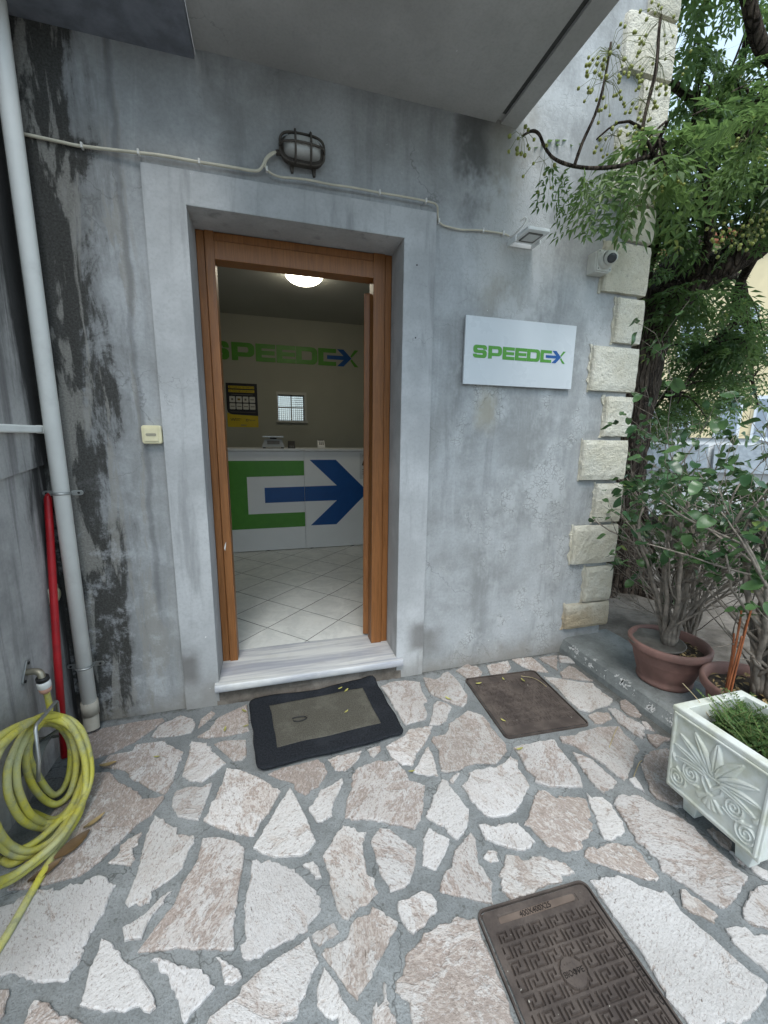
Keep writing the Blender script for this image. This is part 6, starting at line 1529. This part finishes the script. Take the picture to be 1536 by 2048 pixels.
for p, d, s_ in (((1.60, -.27, 2.68), (-.7, -.2, -.6), .8), ((1.50, -.28, 2.65), (-.5, -.1, -.8), .75), ((1.70, -.25, 2.71), (-.8, 0, -.7), .9), ((1.42, -.30, 2.63), (.2, -.3, -.9), .6), ((1.25, -.32, 2.63), (-.2, -.2, -.9), .55), ((1.33, -.31, 2.63), (-.4, 0, -.9), .6), ((1.80, -.22, 2.75), (-.6, -.3, -.8), .95), ((1.85, -.2, 2.78), (-.2, -.4, -.9), 1.0), ((1.75, -.24, 2.73), (-.9, -.3, -.4), .9)):
    put_leaf(Vector(p), d, rn, s_)
AVc = np.concatenate(AV); AFc = np.concatenate(AF)
me = bpy.data.meshes.new('foliage'); me.from_pydata(AVc.tolist(), [], AFc.tolist()); me.update()
o = link('foliage', me, 'leaf_tree', TRE); o['kind'] = 'stuff'
tw.build('twigs', 'bark', TRE, smooth=True)['kind'] = 'stuff'
bs = MB(); bst = MB()
def cluster(c_, n_, rad, r_=0.0082, up=True):
    c_ = Vector(c_)
    for k in range(n_):
        d = Vector((rn.gauss(0, 1), rn.gauss(0, .7), rn.gauss(-0.25, .8))).normalized()*rad*rn.uniform(.45, 1.0); e = c_+d-Vector((0, 0, rad*0.25))
        bst.tube([c_, c_+d*0.5+Vector((0, 0, 0.01)), e], 0.0010, 3, False); bs.ball(e, r_*rn.uniform(.8, 1.15), 4, 6)
for c_, n_, rad in (((1.516, -.3, 3.09), 34, .17), ((1.505, -.3, 2.98), 22, .13), ((1.872, -.2, 3.38), 20, .15), ((1.876, -.2, 3.22), 22, .15), ((1.80, -.22, 3.02), 20, .10), ((1.59, -.28, 2.80), 18, .08), ((1.068, -.36, 2.65), 12, .06), ((1.20, -.33, 2.60), 7, .10), ((1.85, -.2, 2.90), 14, .09)): cluster(c_, n_, rad)
for k in range(46):
    pth = rn.choice(TW); cluster(pth[-1 if rn.random() < .6 else -3], rn.randint(5, 11), 0.10, 0.0095)
for c_ in ((2.30, -.45, 2.42), (2.42, -.40, 2.47), (2.52, -.42, 2.52), (2.2, -.42, 2.38), (2.62, -.45, 2.50), (2.35, -.45, 2.50), (2.15, -.40, 2.44)): cluster(c_, 9, 0.07, 0.0085)
for c_ in ((2.3, -.45, 2.42), (2.52, -.42, 2.52)): tw2 = None
bs.build('berries', 'berry', TRE, smooth=True)['kind'] = 'stuff'
bst.build('berry_stalks', 'green_stem', TRE)['kind'] = 'stuff'

# low scrub and a slanting sapling stem at the foot of the wall corner
SAP = MB().tube(catmull([(2.40, 0.02, 0.95), (2.50, 0.02, 0.70), (2.66, 0.0, 0.42), (2.86, -0.03, 0.07)], 6), [0.018]*18+[0.020], 8).build('slanting_stem', 'bark', None, smooth=True)
tag(SAP, 'bare slanting stem leaning by the building corner behind the larger pot', 'stem')
# ------------------------------------------------------------------ street beyond: ochre house and parked vehicles
az = R(56.5); fwd = Vector((math.sin(az), math.cos(az), 0)); rgt = Vector((math.cos(az), -math.sin(az), 0)); C0 = Vector((0, -2.09, 0))
HD = 20.0
HO = thing('ochre_house', 'pale yellow house with white-framed windows seen through the foliage', 'house', tuple(C0+fwd*HD))
def hb(u0, u1, d0, d1, z0_, z1_, name, mat, par=HO, bevel=0):
    vs = [C0+rgt*u+fwd*(HD+d)+Vector((0, 0, zz)) for zz in (z0_, z1_) for d in (d0, d1) for u in (u0, u1)]
    return MB().add(vs, [(0, 1, 3, 2), (4, 5, 7, 6), (0, 1, 5, 4), (1, 3, 7, 5), (3, 2, 6, 7), (2, 0, 4, 6)]).build(name, mat, par, bevel=bevel)
hb(-5.2, 9, 0, 8, -0.3, 8.4, 'wall', 'ochre_render')
hb(-5.5, 9.3, -0.4, 8.4, 8.4, 8.75, 'roof', 'roof_tile')
hb(-5.2, 9, -0.06, -0.001, -0.3, 0.45, 'plinth', 'pale_frame')
for fz in (1.48, 4.55):
    for u in (-4.9, -3.85, -1.9, -0.45, 0.62, 2.6, 3.7, 6.2):
        wn = hb(u-0.38, u+0.38, -0.07, -0.002, fz, fz+1.55, 'window', 'pale_frame')
        hb(u-0.29, u-0.02, -0.09, -0.071, fz+0.12, fz+1.43, 'pane', 'pale_glass', wn); hb(u+0.02, u+0.29, -0.09, -0.071, fz+0.12, fz+1.43, 'pane', 'pale_glass', wn)
        hb(u-0.45, u+0.45, -0.16, -0.072, fz-0.10, fz-0.001, 'sill', 'pale_frame', wn)

def vehicle(name, label, cat, u, d, yaw, body_mat, van=False):
    root = thing(name, label, cat, tuple(C0+rgt*u+fwd*d))
    F_ = (fwd*math.cos(yaw)+rgt*math.sin(yaw)); S_ = Vector((F_.y, -F_.x, 0)); O_ = C0+rgt*u+fwd*d
    def W(a, s_, zz): return O_+F_*a+S_*s_+Vector((0, 0, zz))
    if van: prof_ = [(-2.2, .35), (2.2, .35), (2.25, .75), (2.15, 1.05), (1.55, 1.25), (1.05, 1.95), (0.8, 2.02), (-2.1, 2.02), (-2.22, 1.8), (-2.25, .6)]
    else: prof_ = [(-1.95, .32), (1.95, .32), (2.02, .55), (1.95, .78), (1.0, .95), (0.45, 1.38), (0.2, 1.45), (-1.0, 1.46), (-1.35, 1.40), (-1.85, 1.0), (-2.02, .92), (-2.05, .55)]
    n_ = len(prof_); secs = [(-.80, .93), (-.86, 1.0), (.86, 1.0), (.80, .93)]
    vs = []
    for si, (s_, k) in enumerate(secs):
        for a, zz in prof_: vs.append(W(a*(0.985 if si in (0, 3) else 1), s_*(1 if zz < 1.0 else 0.88), zz))
    fs = [(si*n_+i, si*n_+(i+1) % n_, (si+1)*n_+(i+1) % n_, (si+1)*n_+i) for si in range(3) for i in range(n_)]+[tuple(range(n_))[::-1], tuple(3*n_+i for i in range(n_))]
    MB().add(vs, fs).build('body', body_mat, root, bevel=0.04)
    wx = (1.35, -1.35) if van else (1.25, -1.25)
    for a in wx:
        for s_ in (-1, 1):
            c_ = W(a, s_*0.78, .31)
            t_ = MB().lathe([(0.0, -.09), (.29, -.09), (.31, -.07), (.31, .07), (.29, .09), (.20, .092), (.19, .06), (0, .06)], c_, 24, S_*s_).build('wheel', 'tyre', root, smooth=True)
            MB().lathe([(0, .075), (.06, .075), (.17, .065), (.185, .055)], c_, 16, S_*s_).build('rim', 'rim', t_, smooth=True)
    zt = 1.85 if van else 1.36; zl = 1.15 if van else .98
    for s_ in (-1, 1):
        pl_ = [(1.25, zl), (.95, zt), (.1, zt), (.1, zl)] if van else [(.78, zl), (.35, zt), (-.25, zt), (-.25, zl)]
        MB().add([W(a, s_*(.868 if zz < 1.0 else .872 if van else .80), zz) for a, zz in pl_]+[W(a, s_*(.84 if van else .76), zz) for a, zz in pl_], [(0, 1, 2, 3), (4, 5, 6, 7), (0, 1, 5, 4), (1, 2, 6, 5), (2, 3, 7, 6), (3, 0, 4, 7)]).build('side_window', 'car_glass', root)
        if not van:
            pl_ = [(-.32, zl), (-.32, zt), (-1.05, zt), (-1.45, zl)]
            MB().add([W(a, s_*(.868 if zz < 1.0 else .80), zz) for a, zz in pl_]+[W(a, s_*.76, zz) for a, zz in pl_], [(0, 1, 2, 3), (4, 5, 6, 7), (0, 1, 5, 4), (1, 2, 6, 5), (2, 3, 7, 6), (3, 0, 4, 7)]).build('side_window', 'car_glass', root)
        b_ = -2.28 if van else -2.06
        MB().add([W(b_+dd, s_*ss, zz) for dd in (0, .12) for ss in (.60, .82) for zz in (.72, .95)], [(0, 1, 3, 2), (4, 5, 7, 6), (0, 1, 5, 4), (2, 3, 7, 6), (0, 2, 6, 4), (1, 3, 7, 5)]).build('tail_light', 'tail_red', root)
    b_ = -2.262 if van else None
    if van: MB().add([W(b_+dd, ss, zz) for dd in (0, .05) for ss in (-.62, .62) for zz in (1.2, 1.75)], [(0, 1, 3, 2), (4, 5, 7, 6), (0, 1, 5, 4), (2, 3, 7, 6), (0, 2, 6, 4), (1, 3, 7, 5)]).build('rear_window', 'car_glass', root)
    else: MB().add([W(-1.40, -.60, 1.36), W(-1.40, .60, 1.36), W(-1.82, .66, 1.04), W(-1.82, -.66, 1.04), W(-1.36, -.60, 1.34), W(-1.36, .60, 1.34), W(-1.78, .66, 1.02), W(-1.78, -.66, 1.02)], [(0, 1, 2, 3), (4, 5, 6, 7), (0, 1, 5, 4), (1, 2, 6, 5), (2, 3, 7, 6), (3, 0, 4, 7)]).build('rear_window', 'car_glass', root)
    MB().add([W((-2.20 if van else -2.075)+dd, ss, zz) for dd in (0, .03) for ss in (-.26, .26) for zz in (.55, .66)], [(0, 1, 3, 2), (4, 5, 7, 6), (0, 1, 5, 4), (2, 3, 7, 6), (0, 2, 6, 4), (1, 3, 7, 5)]).build('number_plate', 'paper', root)
    return root
vehicle('parked_car', 'white car parked in front of the yellow house, behind the shrubs', 'car', -0.3, 8.2, R(70), 'car_white')
vehicle('parked_van', 'pale blue-grey van parked beyond the tree trunk', 'van', -2.2, 10.4, R(20), 'car_blue_grey', True)
